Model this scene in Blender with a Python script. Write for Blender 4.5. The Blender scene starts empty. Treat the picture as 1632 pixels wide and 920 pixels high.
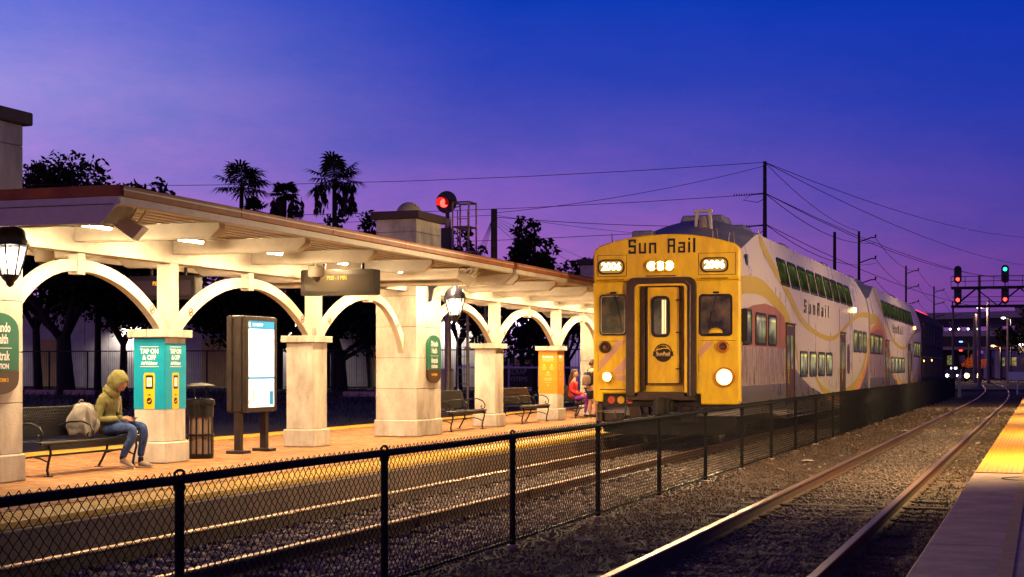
import bpy, bmesh, math, random
import numpy as np
from mathutils import Vector, Matrix, Euler
random.seed(7); RNG = np.random.default_rng(7)
R = math.radians; PI = math.pi
S = bpy.context.scene
COL = S.collection
# ------------------------------------------------------------------ camera
FPX, VPX, VPY = 2500.0, 1664.0, 585.0
cam_d = bpy.data.cameras.new('camera'); cam = bpy.data.objects.new('camera', cam_d); COL.objects.link(cam)
cam_d.sensor_width = 36.0; cam_d.lens = 36.0 * FPX / 1632.0
YAW = math.atan((VPX - 816.0) / FPX)
cam.location = (0, 0, 1.60); cam.rotation_euler = (PI / 2, 0, YAW)
cam_d.shift_y = (VPY - 460.0) / 1632.0
cam_d.clip_start = 0.05; cam_d.clip_end = 6000
S.camera = cam
# ------------------------------------------------------------------ view
S.view_settings.view_transform = 'Standard'; S.view_settings.look = 'None'
S.view_settings.exposure = 0.0; S.view_settings.gamma = 1.0
S.cycles.use_denoising = True
S.cycles.max_bounces = 6; S.cycles.diffuse_bounces = 3; S.cycles.glossy_bounces = 3
S.cycles.transparent_max_bounces = 8; S.cycles.sample_clamp_indirect = 4.0
S.cycles.caustics_reflective = False; S.cycles.caustics_refractive = False
# ------------------------------------------------------------------ sky
def lin(r, g, b):
    f = lambda c: (c / 255 / 12.92) if c / 255 <= 0.04045 else ((c / 255 + 0.055) / 1.055) ** 2.4
    return (f(r), f(g), f(b), 1)
W = bpy.data.worlds.new('World'); S.world = W; W.use_nodes = True
nt = W.node_tree; N = nt.nodes; L = nt.links; N.clear()
tc = N.new('ShaderNodeTexCoord'); sp = N.new('ShaderNodeSeparateXYZ'); L.new(tc.outputs['Generated'], sp.inputs[0])
def ramp(stops):
    r = N.new('ShaderNodeValToRGB'); e = r.color_ramp.elements
    while len(e) > 1: e.remove(e[-1])
    e[0].position = stops[0][0]; e[0].color = stops[0][1]
    for p, c in stops[1:]:
        q = e.new(p); q.color = c
    return r
west = ramp([(0.0, lin(172, 112, 196)), (0.07, lin(180, 124, 206)), (0.12, lin(170, 138, 218)), (0.17, lin(162, 152, 228)), (0.235, lin(100, 116, 224)), (0.36, lin(66, 70, 160)), (.6, lin(56, 40, 96)), (1.0, lin(52, 34, 72))])
east = ramp([(0.0, lin(120, 62, 138)), (0.05, lin(102, 58, 146)), (0.09, lin(78, 62, 158)), (0.16, lin(32, 56, 172)), (0.235, lin(0, 50, 176)), (0.36, lin(16, 30, 110)), (.6, lin(38, 28, 72)), (1.0, lin(52, 34, 72))])
L.new(sp.outputs['Z'], west.inputs[0]); L.new(sp.outputs['Z'], east.inputs[0])
dp = N.new('ShaderNodeVectorMath'); dp.operation = 'DOT_PRODUCT'; L.new(tc.outputs['Generated'], dp.inputs[0])
dp.inputs[1].default_value = (-math.sin(R(110)), math.cos(R(110)), 0)   # towards the set sun, left of and behind the camera
mid = ramp([(0.0, lin(168, 104, 180)), (0.05, lin(164, 104, 186)), (0.078, lin(154, 100, 188)), (0.11, lin(124, 92, 190)), (0.142, lin(84, 80, 184)), (0.185, lin(44, 66, 182)), (0.235, lin(4, 58, 182)), (0.36, lin(26, 40, 126)), (.6, lin(44, 32, 80)), (1.0, lin(52, 34, 72))])
L.new(sp.outputs['Z'], mid.inputs[0])
fr = ramp([(0.30, (0, 0, 0, 1)), (0.51, (1, 1, 1, 1))]); fr2 = ramp([(0.485, (0, 0, 0, 1)), (0.70, (1, 1, 1, 1))]); fr3 = ramp([(0.67, (0, 0, 0, 1)), (0.95, (1, 1, 1, 1))])
for q_ in (fr, fr2): q_.color_ramp.interpolation = 'EASE'
hf = N.new('ShaderNodeMath'); hf.operation = 'MULTIPLY_ADD'; hf.inputs[1].default_value = .5; hf.inputs[2].default_value = .5; L.new(dp.outputs['Value'], hf.inputs[0])
for q_ in (fr, fr2, fr3): L.new(hf.outputs[0], q_.inputs[0])
dusk = ramp([(0.0, lin(250, 170, 150)), (0.08, lin(225, 150, 175)), (0.2, lin(180, 140, 200)), (0.36, lin(120, 104, 184)), (.6, lin(70, 54, 112)), (1.0, lin(52, 34, 72))]); L.new(sp.outputs['Z'], dusk.inputs[0])
m0 = N.new('ShaderNodeMix'); m0.data_type = 'RGBA'; mx = N.new('ShaderNodeMix'); mx.data_type = 'RGBA'
L.new(fr.outputs[0], m0.inputs[0]); L.new(east.outputs[0], m0.inputs[6]); L.new(mid.outputs[0], m0.inputs[7])
L.new(fr2.outputs[0], mx.inputs[0]); L.new(m0.outputs[2], mx.inputs[6])
m3 = N.new('ShaderNodeMix'); m3.data_type = 'RGBA'; L.new(fr3.outputs[0], m3.inputs[0]); L.new(west.outputs[0], m3.inputs[6]); L.new(dusk.outputs[0], m3.inputs[7]); L.new(m3.outputs[2], mx.inputs[7])
hz_n = N.new('ShaderNodeTexNoise'); hz_n.inputs['Scale'].default_value = 9; hz_n.inputs['Detail'].default_value = 9; hz_n.inputs['Roughness'].default_value = .75
mpw = N.new('ShaderNodeMapping'); mpw.inputs['Scale'].default_value = (1, 1, 3.0); L.new(tc.outputs['Generated'], mpw.inputs[0]); L.new(mpw.outputs[0], hz_n.inputs[0])
hm = N.new('ShaderNodeMix'); hm.data_type = 'RGBA'; hm.blend_type = 'MULTIPLY'; hm.inputs[0].default_value = 0.5
hr = ramp([(0.36, (.62, .88, .96, 1)), (0.64, (1.4, 1.06, 1.04, 1))]); L.new(hz_n.outputs[0], hr.inputs[0])
L.new(mx.outputs[2], hm.inputs[6]); L.new(hr.outputs[0], hm.inputs[7])
bg = N.new('ShaderNodeBackground'); bg.inputs[1].default_value = 1.0
wo = N.new('ShaderNodeOutputWorld'); L.new(hm.outputs[2], bg.inputs[0]); L.new(bg.outputs[0], wo.inputs[0])
LAMP_W, LAMP_C = 112, (1.0, .69, .37)
# ------------------------------------------------------------------ materials
M = {}
def mat(name, col, rough=0.7, metal=0.0, var=0.0, vscale=6.0, bump=0.0, bscale=30.0, emit=None, es=1.0, col2=None, spec=0.4, coords='Object', stretch=(1, 1, 1), coat=0.0):
    m = bpy.data.materials.new(name); m.use_nodes = True; t = m.node_tree; n = t.nodes; l = t.links
    b = n['Principled BSDF']; b.inputs['Base Color'].default_value = (*col[:3], 1); b.inputs['Roughness'].default_value = rough
    b.inputs['Metallic'].default_value = metal; b.inputs['Specular IOR Level'].default_value = spec; b.inputs['Coat Weight'].default_value = coat
    if var or bump:
        c = n.new('ShaderNodeTexCoord'); mp = n.new('ShaderNodeMapping'); mp.inputs['Scale'].default_value = stretch
        if coords == 'World':
            g = n.new('ShaderNodeNewGeometry'); l.new(g.outputs['Position'], mp.inputs[0])
        else: l.new(c.outputs[coords], mp.inputs[0])
    if var:
        x = n.new('ShaderNodeTexNoise'); x.inputs['Scale'].default_value = vscale; x.inputs['Detail'].default_value = 8; x.inputs['Roughness'].default_value = .65
        l.new(mp.outputs[0], x.inputs[0])
        r = n.new('ShaderNodeValToRGB'); e = r.color_ramp.elements; e[0].position = .36; e[1].position = .66
        d = col2 if col2 else tuple(c_ * (1 - var) for c_ in col[:3])
        e[0].color = (*d[:3], 1); e[1].color = (*(col[:3] if col2 else tuple(min(1, c_ * (1 + var * .3)) for c_ in col[:3])), 1)
        l.new(x.outputs[0], r.inputs[0]); l.new(r.outputs[0], b.inputs['Base Color'])
        mr = n.new('ShaderNodeMapRange'); mr.inputs[3].default_value = max(.03, rough - .12); mr.inputs[4].default_value = min(1, rough + .12)
        l.new(x.outputs[0], mr.inputs[0]); l.new(mr.outputs[0], b.inputs['Roughness'])
    if bump:
        x2 = n.new('ShaderNodeTexNoise'); x2.inputs['Scale'].default_value = bscale; x2.inputs['Detail'].default_value = 6
        l.new(mp.outputs[0], x2.inputs[0]); bp = n.new('ShaderNodeBump'); bp.inputs['Strength'].default_value = min(1, bump); bp.inputs['Distance'].default_value = 0.02
        l.new(x2.outputs[0], bp.inputs['Height']); l.new(bp.outputs[0], b.inputs['Normal'])
    if emit:
        b.inputs['Emission Color'].default_value = (*emit[:3], 1); b.inputs['Emission Strength'].default_value = es
    M[name] = m; return m
mat('cream', (.66, .60, .48), .6, var=.2, vscale=2.2, bump=.15, bscale=60, coords='World')
mat('cream_stone', (.64, .57, .46), .8, var=.44, vscale=2.2, bump=.4, bscale=90, coords='World', stretch=(1, 1, .45))
mat('cream_dark', (.36, .31, .24), .8, var=.2)
mat('brown_roof', (.40, .125, .035), .6, spec=.2, var=.35, vscale=3, coords='World')
mat('cap_brown', (.085, .05, .045), .7, var=.3, vscale=3, coords='World')
mat('grit', (.20, .13, .10), .9, var=.7, vscale=2.0, coords='World')
mat('deck', (.55, .45, .32), .5, metal=.2, var=.2, vscale=3, coords='World')
mat('seam_dark', (.03, .02, .015), .9)
mat('black_iron', (.012, .011, .012), .42, metal=.4, var=.3, vscale=20, bump=.15)
mat('fence_black', (.007, .006, .007), .6, spec=.12)
mat('bronze', (.045, .035, .028), .45, metal=.6, var=.25, vscale=8)
mat('lantern_black', (.012, .012, .018), .35, metal=.3)
mat('white_light', (1, 1, 1), .5, emit=(1, .93, .82), es=9)
mat('tube_light', (1, 1, 1), .5, emit=(1, .72, .42), es=240)
mat('lamp_lens', (1, 1, 1), .5, emit=(1, .75, .4), es=14)
mat('teal', (.0, .31, .47), .45, var=.12, vscale=3, bump=.1, bscale=6)
mat('print_white', (.85, .85, .82), .5)
mat('print_yellow', (.85, .52, .01), .5)
mat('print_black', (.015, .013, .012), .5)
mat('print_green', (.35, .65, .03), .5)
mat('print_orange', (.80, .27, .01), .5, var=.08)
mat('print_grey', (.30, .32, .33), .5)
mat('print_red', (.6, .03, .02), .5)
mat('print_light', (.9, .55, .2), .5)
mat('sign_green', (.01, .13, .07), .4, var=.12)
mat('sign_brown', (.05, .022, .012), .5)
mat('sign_amber', (.8, .4, .02), .5)
mat('display_grey', (.05, .042, .03), .35, metal=.5, var=.2, vscale=4)
mat('display_glass', (.035, .028, .018), .15, spec=.6)
mat('display_frame', (.02, .016, .012), .4)
mat('led_amber', (.1, .05, 0), .5, emit=(1, .40, .03), es=2.6)
mat('poster_lit', (.8, .85, .85), .4, emit=(.82, .96, 1), es=.80)
mat('poster_blue', (.02, .2, .4), .4, emit=(.01, .22, .42), es=.8)
mat('poster_faint', (.4, .7, .8), .4, emit=(.30, .62, .78), es=.75)
mat('poster_gold', (.8, .6, .3), .4, emit=(.9, .68, .4), es=.8)
mat('rail_side', (.11, .045, .02), .75, var=.5, vscale=14, bump=.4, col2=(.045, .018, .01), coords='World')
mat('rail_top', (.50, .31, .18), .46, metal=1.0, var=.2, vscale=10, coords='World')
mat('tie', (.10, .075, .06), .9, var=.5, vscale=9, bump=.5, coords='World', stretch=(1, 4, 1))
mat('plate', (.12, .055, .03), .7, metal=.4, var=.4, vscale=20)
mat('stone_a', (.37, .28, .23), .85, var=.5, vscale=5, coords='World')
mat('stone_dim', (.20, .15, .14), .85, var=.5, vscale=5, coords='World')
mat('ballast_ground', (.10, .075, .07), .95, var=.6, vscale=9, bump=1.0, bscale=60, coords='World')
mat('dirt', (.125, .078, .066), .95, var=.62, vscale=4.5, bump=1.0, bscale=45, coords='World', col2=(.045, .032, .03))
mat('earth_far', (.04, .035, .03), .95, var=.5, vscale=.3, coords='World')
mat('asphalt', (.05, .048, .05), .85, var=.3, vscale=2, coords='World')
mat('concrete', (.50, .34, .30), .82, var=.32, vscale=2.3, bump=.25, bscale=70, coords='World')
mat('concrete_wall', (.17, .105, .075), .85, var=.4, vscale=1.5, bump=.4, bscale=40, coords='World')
mat('tactile', (.58, .255, .02), .6, var=.18, vscale=3, coords='World')
mat('tactile_left', (.72, .42, .02), .6, var=.15, vscale=3, coords='World')
mat('tan_paint', (.50, .33, .17), .75, var=.25, vscale=8, coords='World')
for i, c in enumerate([(.42, .21, .075), (.36, .175, .065), (.47, .25, .095), (.40, .19, .085)]):
    mat('brick%d' % i, c, .8, var=.25, vscale=9, bump=.3, bscale=80, coords='World')
mat('mortar', (.13, .06, .03), .9)
mat('bark', (.028, .020, .016), .9, var=.4, vscale=8, bump=.6, bscale=12)
mat('leaf_dark', (.022, .026, .010), .8, var=.5, vscale=1.2, spec=.15)
mat('leaf_far', (.015, .018, .012), .8, var=.5, vscale=.8, spec=.1)
mat('warehouse', (.40, .38, .37), .7, var=.25, vscale=.7, coords='World')
mat('warehouse_yellow', (.40, .30, .10), .7, var=.25, vscale=.7, coords='World')
mat('wall_lilac', (.58, .46, .62), .7, var=.1, vscale=.7, coords='World')
mat('dark_metal', (.02, .018, .02), .6, metal=.3)
mat('steel', (.22, .17, .15), .5, metal=.6, var=.3, vscale=9)
mat('wood_pole', (.05, .035, .03), .9, var=.4, vscale=4)
mat('wire', (.01, .008, .012), .6)
mat('insulator', (.06, .03, .03), .3)
mat('bridge_concrete', (.42, .36, .37), .85, var=.25, vscale=.4, coords='World')
mat('bridge_dark', (.05, .04, .045), .85)
mat('red_lamp', (.3, 0, 0), .3, emit=(1, .02, .015), es=14)
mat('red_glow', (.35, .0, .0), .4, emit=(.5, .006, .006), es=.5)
mat('green_lamp', (0, .3, .2), .3, emit=(.02, .9, .55), es=6)
mat('lamp_off', (.03, .02, .02), .2)
mat('head_white', (1, 1, 1), .3, emit=(1, .93, .72), es=40)
mat('head_amber', (1, 1, 1), .3, emit=(1, .60, .16), es=30)
mat('point_white', (1, 1, 1), .3, emit=(1, .9, .95), es=9)
mat('point_red', (1, 0, 0), .3, emit=(1, .04, .03), es=5)
mat('point_blue', (0, 0, 1), .3, emit=(.1, .2, 1), es=7)
mat('point_orange', (1, .4, 0), .3, emit=(1, .42, .08), es=10)
# ------------------------------------------------------------------ geometry helpers
class MB:
    def __init__(s): s.v = []; s.f = []
    def add(s, vs, fs):
        o = len(s.v); s.v += [tuple(p) for p in vs]; s.f += [tuple(i + o for i in f) for f in fs]; return s
    def box(s, x0, x1, y0, y1, z0, z1):
        return s.add([(x, y, z) for z in (z0, z1) for y in (y0, y1) for x in (x0, x1)],
                     [(0, 2, 3, 1), (4, 5, 7, 6), (0, 1, 5, 4), (2, 6, 7, 3), (0, 4, 6, 2), (1, 3, 7, 5)])
    def cbox(s, c, d, rot=None):
        hx, hy, hz = d[0] / 2, d[1] / 2, d[2] / 2
        vs = [Vector((x, y, z)) for z in (-hz, hz) for y in (-hy, hy) for x in (-hx, hx)]
        if rot is not None: vs = [rot @ v for v in vs]
        c = Vector(c)
        return s.add([v + c for v in vs], [(0, 2, 3, 1), (4, 5, 7, 6), (0, 1, 5, 4), (2, 6, 7, 3), (0, 4, 6, 2), (1, 3, 7, 5)])
    def prism(s, poly, axis, a0, a1):
        """poly: 2-D points; axis 'x': (y,z), 'y': (x,z), 'z': (x,y)"""
        n = len(poly)
        def P(p, a): return {'x': (a, p[0], p[1]), 'y': (p[0], a, p[1]), 'z': (p[0], p[1], a)}[axis]
        vs = [P(p, a0) for p in poly] + [P(p, a1) for p in poly]
        fs = [tuple(range(n))[::-1], tuple(range(n, 2 * n))] + [(i, (i + 1) % n, n + (i + 1) % n, n + i) for i in range(n)]
        return s.add(vs, fs)
    def strip(s, a, b, axis, d0, d1):
        """two matching 2-D polylines a and b, thick from d0 to d1 along axis (safe for curved bands)"""
        def P(p, q): return {'x': (q, p[0], p[1]), 'y': (p[0], q, p[1]), 'z': (p[0], p[1], q)}[axis]
        n = len(a); vs = []
        for i in range(n): vs += [P(a[i], d0), P(b[i], d0), P(b[i], d1), P(a[i], d1)]
        fs = [(0, 1, 2, 3), tuple(4 * (n - 1) + k for k in (3, 2, 1, 0))]
        for i in range(n - 1):
            o = 4 * i
            for k in range(4): fs.append((o + k, o + 4 + k, o + 4 + (k + 1) % 4, o + (k + 1) % 4))
        return s.add(vs, fs)
    def tube(s, pts, r, n=6, cap=True):
        pts = [Vector(p) for p in pts]; rs = r if isinstance(r, (list, tuple)) else [r] * len(pts)
        vs = []; prev = None
        for i, p in enumerate(pts):
            t = (pts[min(i + 1, len(pts) - 1)] - pts[max(i - 1, 0)]).normalized()
            if prev is None:
                u = t.orthogonal().normalized()
            else:
                u = prev - t * prev.dot(t)
                u = t.orthogonal().normalized() if u.length < 1e-6 else u.normalized()
            prev = u; w = t.cross(u)
            for k in range(n):
                a = 2 * PI * k / n; vs.append(p + (u * math.cos(a) + w * math.sin(a)) * rs[i])
        fs = []
        for i in range(len(pts) - 1):
            for k in range(n): fs.append((i * n + k, i * n + (k + 1) % n, (i + 1) * n + (k + 1) % n, (i + 1) * n + k))
        if cap: fs += [tuple(range(n))[::-1], tuple((len(pts) - 1) * n + k for k in range(n))]
        return s.add(vs, fs)
    def cyl(s, p0, p1, r, n=12): return s.tube([p0, p1], r, n)
    def lathe(s, prof, c, n=16, axis='z'):
        vs = []
        for (r, h) in prof:
            for k in range(n):
                a = 2 * PI * k / n; x, y = r * math.cos(a), r * math.sin(a)
                q = {'z': (x, y, h), 'y': (x, h, y), 'x': (h, x, y)}[axis]
                vs.append((c[0] + q[0], c[1] + q[1], c[2] + q[2]))
        fs = []
        m = len(prof)
        for i in range(m - 1):
            for k in range(n): fs.append((i * n + k, i * n + (k + 1) % n, (i + 1) * n + (k + 1) % n, (i + 1) * n + k))
        fs += [tuple(range(n))[::-1], tuple((m - 1) * n + k for k in range(n))]
        return s.add(vs, fs)
    def build(s, name, mt, parent=None, world=False, bevel=0.0, smooth=False, loc=None, seg=1):
        me = bpy.data.meshes.new(name)
        vs = s.v
        if world and parent is not None:
            o = Vector((0, 0, 0)); p = parent
            while p is not None: o += p.location; p = p.parent
            vs = [(v[0] - o.x, v[1] - o.y, v[2] - o.z) for v in vs]
        me.from_pydata([tuple(v) for v in vs], [], s.f)
        bm = bmesh.new(); bm.from_mesh(me); bmesh.ops.recalc_face_normals(bm, faces=bm.faces); bm.to_mesh(me); bm.free()
        me.materials.append(M[mt] if isinstance(mt, str) else mt)
        if smooth:
            for p in me.polygons: p.use_smooth = True
        o = bpy.data.objects.new(name, me); COL.objects.link(o)
        if parent is not None: o.parent = parent
        if loc is not None: o.location = loc
        if bevel:
            b = o.modifiers.new('bevel', 'BEVEL'); b.width = bevel; b.segments = seg; b.limit_method = 'ANGLE'; b.angle_limit = R(40)
        if smooth:
            try: me.set_sharp_from_angle(angle=R(40))
            except Exception: pass
        return o
def ball(name, c, r, mt, parent, rot=(0, 0, 0), nz=0.0):
    bm = bmesh.new(); bmesh.ops.create_uvsphere(bm, u_segments=24, v_segments=16, radius=1)
    for v in bm.verts:
        k = 1 + nz * (math.sin(7 * v.co.z + 5 * v.co.y) + math.sin(11 * v.co.x + 6 * v.co.y)) * .5; v.co = (v.co.x * r[0] * k, v.co.y * r[1] * k, v.co.z * r[2] * k)
    me = bpy.data.meshes.new(name); bm.to_mesh(me); bm.free(); me.materials.append(M[mt])
    for p in me.polygons: p.use_smooth = True
    o = bpy.data.objects.new(name, me); COL.objects.link(o); o.parent = parent; o.location = c; o.rotation_euler = rot; return o
STROKES = {'S': (.62, [(0, .84, .62, 1), (0, .46, .16, .84), (0, .44, .62, .60), (.46, .16, .62, .44), (0, 0, .62, .16), (0, .16, .16, .26), (.46, .74, .62, .84)]),
           'u': (.60, [(0, 0, .16, .74), (.44, 0, .60, .74), (.16, 0, .44, .15)]), 'n': (.60, [(0, 0, .16, .74), (.44, 0, .60, .74), (.16, .59, .44, .74)]),
           'R': (.62, [(0, 0, .16, 1), (.16, .84, .62, 1), (.46, .56, .62, .84), (.16, .42, .62, .56), (.46, 0, .62, .42)]),
           'a': (.58, [(.05, .60, .58, .74), (.42, 0, .58, .60), (0, 0, .42, .14), (0, .14, .15, .42), (.15, .33, .42, .44)]),
           'i': (.16, [(0, 0, .16, .74), (0, .86, .16, 1)]), 'l': (.18, [(0, 0, .18, 1)]), ' ': (.45, [])}
def stroke_text(s, h, x, y, z, mt, parent, gap=.26, sx=1.0, axis='y', d=.006):
    w = sum(STROKES[c][0] for c in s) + gap * (len(s) - 1); u = -w / 2 * h * sx
    for c in s:
        cw, segs = STROKES[c]
        if segs:
            mb = MB()
            for (a, b, e, f) in segs:
                if axis == 'y': mb.box(x + u + a * h * sx, x + u + e * h * sx, y - d, y, z + (b - .5) * h, z + (f - .5) * h)
                else: mb.box(x, x + d, y + u + a * h * sx, y + u + e * h * sx, z + (b - .5) * h, z + (f - .5) * h)
            mb.build('letter', mt, parent)
        u += (cw + gap) * h * sx
def tag(o, label=None, cat=None, group=None, kind=None):
    if label: o['label'] = label
    if cat: o['category'] = cat
    if group: o['group'] = group
    if kind: o['kind'] = kind
    return o
def thing(name, label, cat, loc=(0, 0, 0), rz=0.0, group=None, parent=None):
    o = bpy.data.objects.new(name, None); COL.objects.link(o); o.location = loc; o.rotation_euler = (0, 0, rz)
    o.empty_display_size = .2
    return tag(o, label, cat, group)
def kids(o): return [c for c in bpy.data.objects if c.parent == o]
def copy_tree(o, loc=None, rz=None, label=None, parent=None):
    c = o.copy(); COL.objects.link(c); c.parent = parent
    if loc is not None: c.location = loc
    if rz is not None: c.rotation_euler = (0, 0, rz)
    if label: c['label'] = label
    for k in list(o.children): copy_tree(k, parent=c)
    return c
def text(s, size, loc, face, mt, parent, sx=1.0, name='text_source', align='CENTER', off=0.0, ext=0.001, world=True, sp=1.0):
    """face: '-y' faces the camera side, '+x' faces the tracks"""
    cu = bpy.data.curves.new(name, 'FONT'); cu.body = s; cu.size = size; cu.align_x = align; cu.align_y = 'CENTER'
    cu.extrude = ext; cu.offset = off; cu.resolution_u = 3; cu.materials.append(M[mt])
    o = bpy.data.objects.new(name, cu); COL.objects.link(o)
    o.rotation_euler = (PI / 2, 0, {'-y': 0, '+x': PI / 2}[face]); o.scale = (sx, 1, 1)
    if world and parent is not None:
        of = Vector((0, 0, 0)); p = parent
        while p is not None: of += p.location; p = p.parent
        loc = Vector(loc) - of
    o.parent = parent; o.location = loc
    cu.space_character = sp
    dg = bpy.context.evaluated_depsgraph_get(); me = bpy.data.meshes.new_from_object(o.evaluated_get(dg), depsgraph=dg)
    q = bpy.data.objects.new('lettering', me); COL.objects.link(q); q.parent = parent; q.location = o.location; q.rotation_euler = o.rotation_euler; q.scale = o.scale
    if not me.materials: me.materials.append(M[mt])
    bpy.data.objects.remove(o); bpy.data.curves.remove(cu); q.name = 'lettering'
    return q
def rrect(x0, x1, z0, z1, r, n=4):
    pts = []
    for cx, cz, a0 in ((x1 - r, z1 - r, 0), (x0 + r, z1 - r, 90), (x0 + r, z0 + r, 180), (x1 - r, z0 + r, 270)):
        for k in range(n + 1):
            a = R(a0 + 90 * k / n); pts.append((cx + r * math.cos(a), cz + r * math.sin(a)))
    return pts
def ring(outer, inner, axis, a0, a1, mb):
    o2 = outer + [outer[0]]; i2 = inner + [inner[0]]
    mb.strip(o2, i2, axis, a0, a1); return mb
def np_mesh(name, verts, faces, mt, parent=None, kind=None):
    """verts (n,3) array, faces (m,k) array of one size"""
    me = bpy.data.meshes.new(name); k = faces.shape[1]
    me.vertices.add(len(verts)); me.vertices.foreach_set('co', np.ascontiguousarray(verts, dtype=np.float32).ravel())
    me.loops.add(faces.size); me.loops.foreach_set('vertex_index', faces.astype(np.int32).ravel())
    me.polygons.add(len(faces)); me.polygons.foreach_set('loop_start', np.arange(0, faces.size, k, dtype=np.int32))
    try: me.polygons.foreach_set('loop_total', np.full(len(faces), k, dtype=np.int32))
    except Exception: pass
    me.update(calc_edges=True); me.validate()
    for m in (mt if isinstance(mt, list) else [mt]): me.materials.append(M[m] if isinstance(m, str) else m)
    o = bpy.data.objects.new(name, me); COL.objects.link(o); o.parent = parent
    if kind: o['kind'] = kind
    return o
OCT_V = np.array([(1, 0, 0), (-1, 0, 0), (0, 1, 0), (0, -1, 0), (0, 0, 1), (0, 0, -1)], float)
OCT_F = np.array([(0, 2, 4), (2, 1, 4), (1, 3, 4), (3, 0, 4), (2, 0, 5), (1, 2, 5), (3, 1, 5), (0, 3, 5)])
def stones(name, pos, size, mt, parent=None):
    n = len(pos); CUB = np.array([(x, y, z) for z in (-1, 1) for y in (-1, 1) for x in (-1, 1)], float) * .62
    F = np.array([(0, 2, 3, 1), (4, 5, 7, 6), (0, 1, 5, 4), (2, 6, 7, 3), (0, 4, 6, 2), (1, 3, 7, 5)])
    v = CUB[None] * (1 + RNG.uniform(-.38, .38, (n, 8, 3)))
    a = RNG.uniform(0, 2 * PI, n); b = RNG.uniform(-.8, .8, n)
    ca, sa, cb, sb = np.cos(a), np.sin(a), np.cos(b), np.sin(b)
    v = v * size[:, None, None] * np.array([1.0, 1.0, .75])
    x = v[:, :, 0] * ca[:, None] - v[:, :, 1] * sa[:, None]; y = v[:, :, 0] * sa[:, None] + v[:, :, 1] * ca[:, None]; z = v[:, :, 2]
    y2 = y * cb[:, None] - z * sb[:, None]; z2 = y * sb[:, None] + z * cb[:, None]
    v = np.stack([x, y2, z2], -1) + pos[:, None, :]
    f = F[None] + (np.arange(n) * 8)[:, None, None]
    return np_mesh(name, v.reshape(-1, 3), f.reshape(-1, 4), mt, parent, 'stuff')
def area_lamp(name, loc, sx, sy, power, col, parent, rot=(0, 0, 0)):
    d = bpy.data.lights.new(name, 'AREA'); d.shape = 'RECTANGLE'; d.size = sx; d.size_y = sy; d.energy = power; d.color = col
    o = bpy.data.objects.new(name, d); COL.objects.link(o); o.location = loc; o.rotation_euler = rot; o.parent = parent
    return o
def point_lamp(name, loc, power, col, parent, r=.05):
    d = bpy.data.lights.new(name, 'POINT'); d.energy = power; d.color = col; d.shadow_soft_size = r
    o = bpy.data.objects.new(name, d); COL.objects.link(o); o.location = loc; o.parent = parent
    return o
def spot_lamp(name, loc, rot, power, col, parent, ang=60, r=.05, blend=.5):
    d = bpy.data.lights.new(name, 'SPOT'); d.energy = power; d.color = col; d.shadow_soft_size = r; d.spot_size = R(ang); d.spot_blend = blend
    o = bpy.data.objects.new(name, d); COL.objects.link(o); o.location = loc; o.rotation_euler = rot; o.parent = parent
    return o
# ------------------------------------------------------------------ ground, tracks, platforms
def struct(o, label=None): o['kind'] = 'structure'; return o
struct(MB().box(-900, 900, -60, 2500, -.9, -.30).build('ground', 'earth_far'))
LX, RX = -7.15, -2.43          # track centres
def grid_sheet(name, x0, x1, y0, y1, nx, ny, z, amp, mt):
    xs = np.linspace(x0, x1, nx); ys = y0 + (y1 - y0) * (np.linspace(0, 1, ny) ** 1.6)
    X, Y = np.meshgrid(xs, ys); Z = np.full_like(X, z)
    import mathutils.noise as mn
    for i in range(ny):
        for j in range(nx):
            p = Vector((X[i, j] * 1.3, Y[i, j] * 1.3, 0)); q = p * 4.1
            Z[i, j] += amp * (mn.noise(p) + .6 * mn.noise(q) + .35 * mn.noise(q * 2.7))
    v = np.stack([X, Y, Z], -1).reshape(-1, 3)
    a = (np.arange(ny - 1)[:, None] * nx + np.arange(nx - 1)[None]).ravel()
    f = np.stack([a, a + 1, a + nx + 1, a + nx], -1)
    return np_mesh(name, v, f, mt)
struct(grid_sheet('ballast_bed', -8.74, -4.7, 3, 118, 60, 500, -.185, .012, 'ballast_ground'))
struct(grid_sheet('dirt_strip', -4.7, -.9, 3, 118, 90, 800, -.152, .034, 'dirt'))
struct(MB().box(-60, 60, 117.9, 132, -.6, -.02).build('level_crossing_road', 'asphalt'))
struct(MB().box(-60, 40, 131.9, 600, -.6, -.12).build('far_yard_ground', 'earth_far'))
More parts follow.
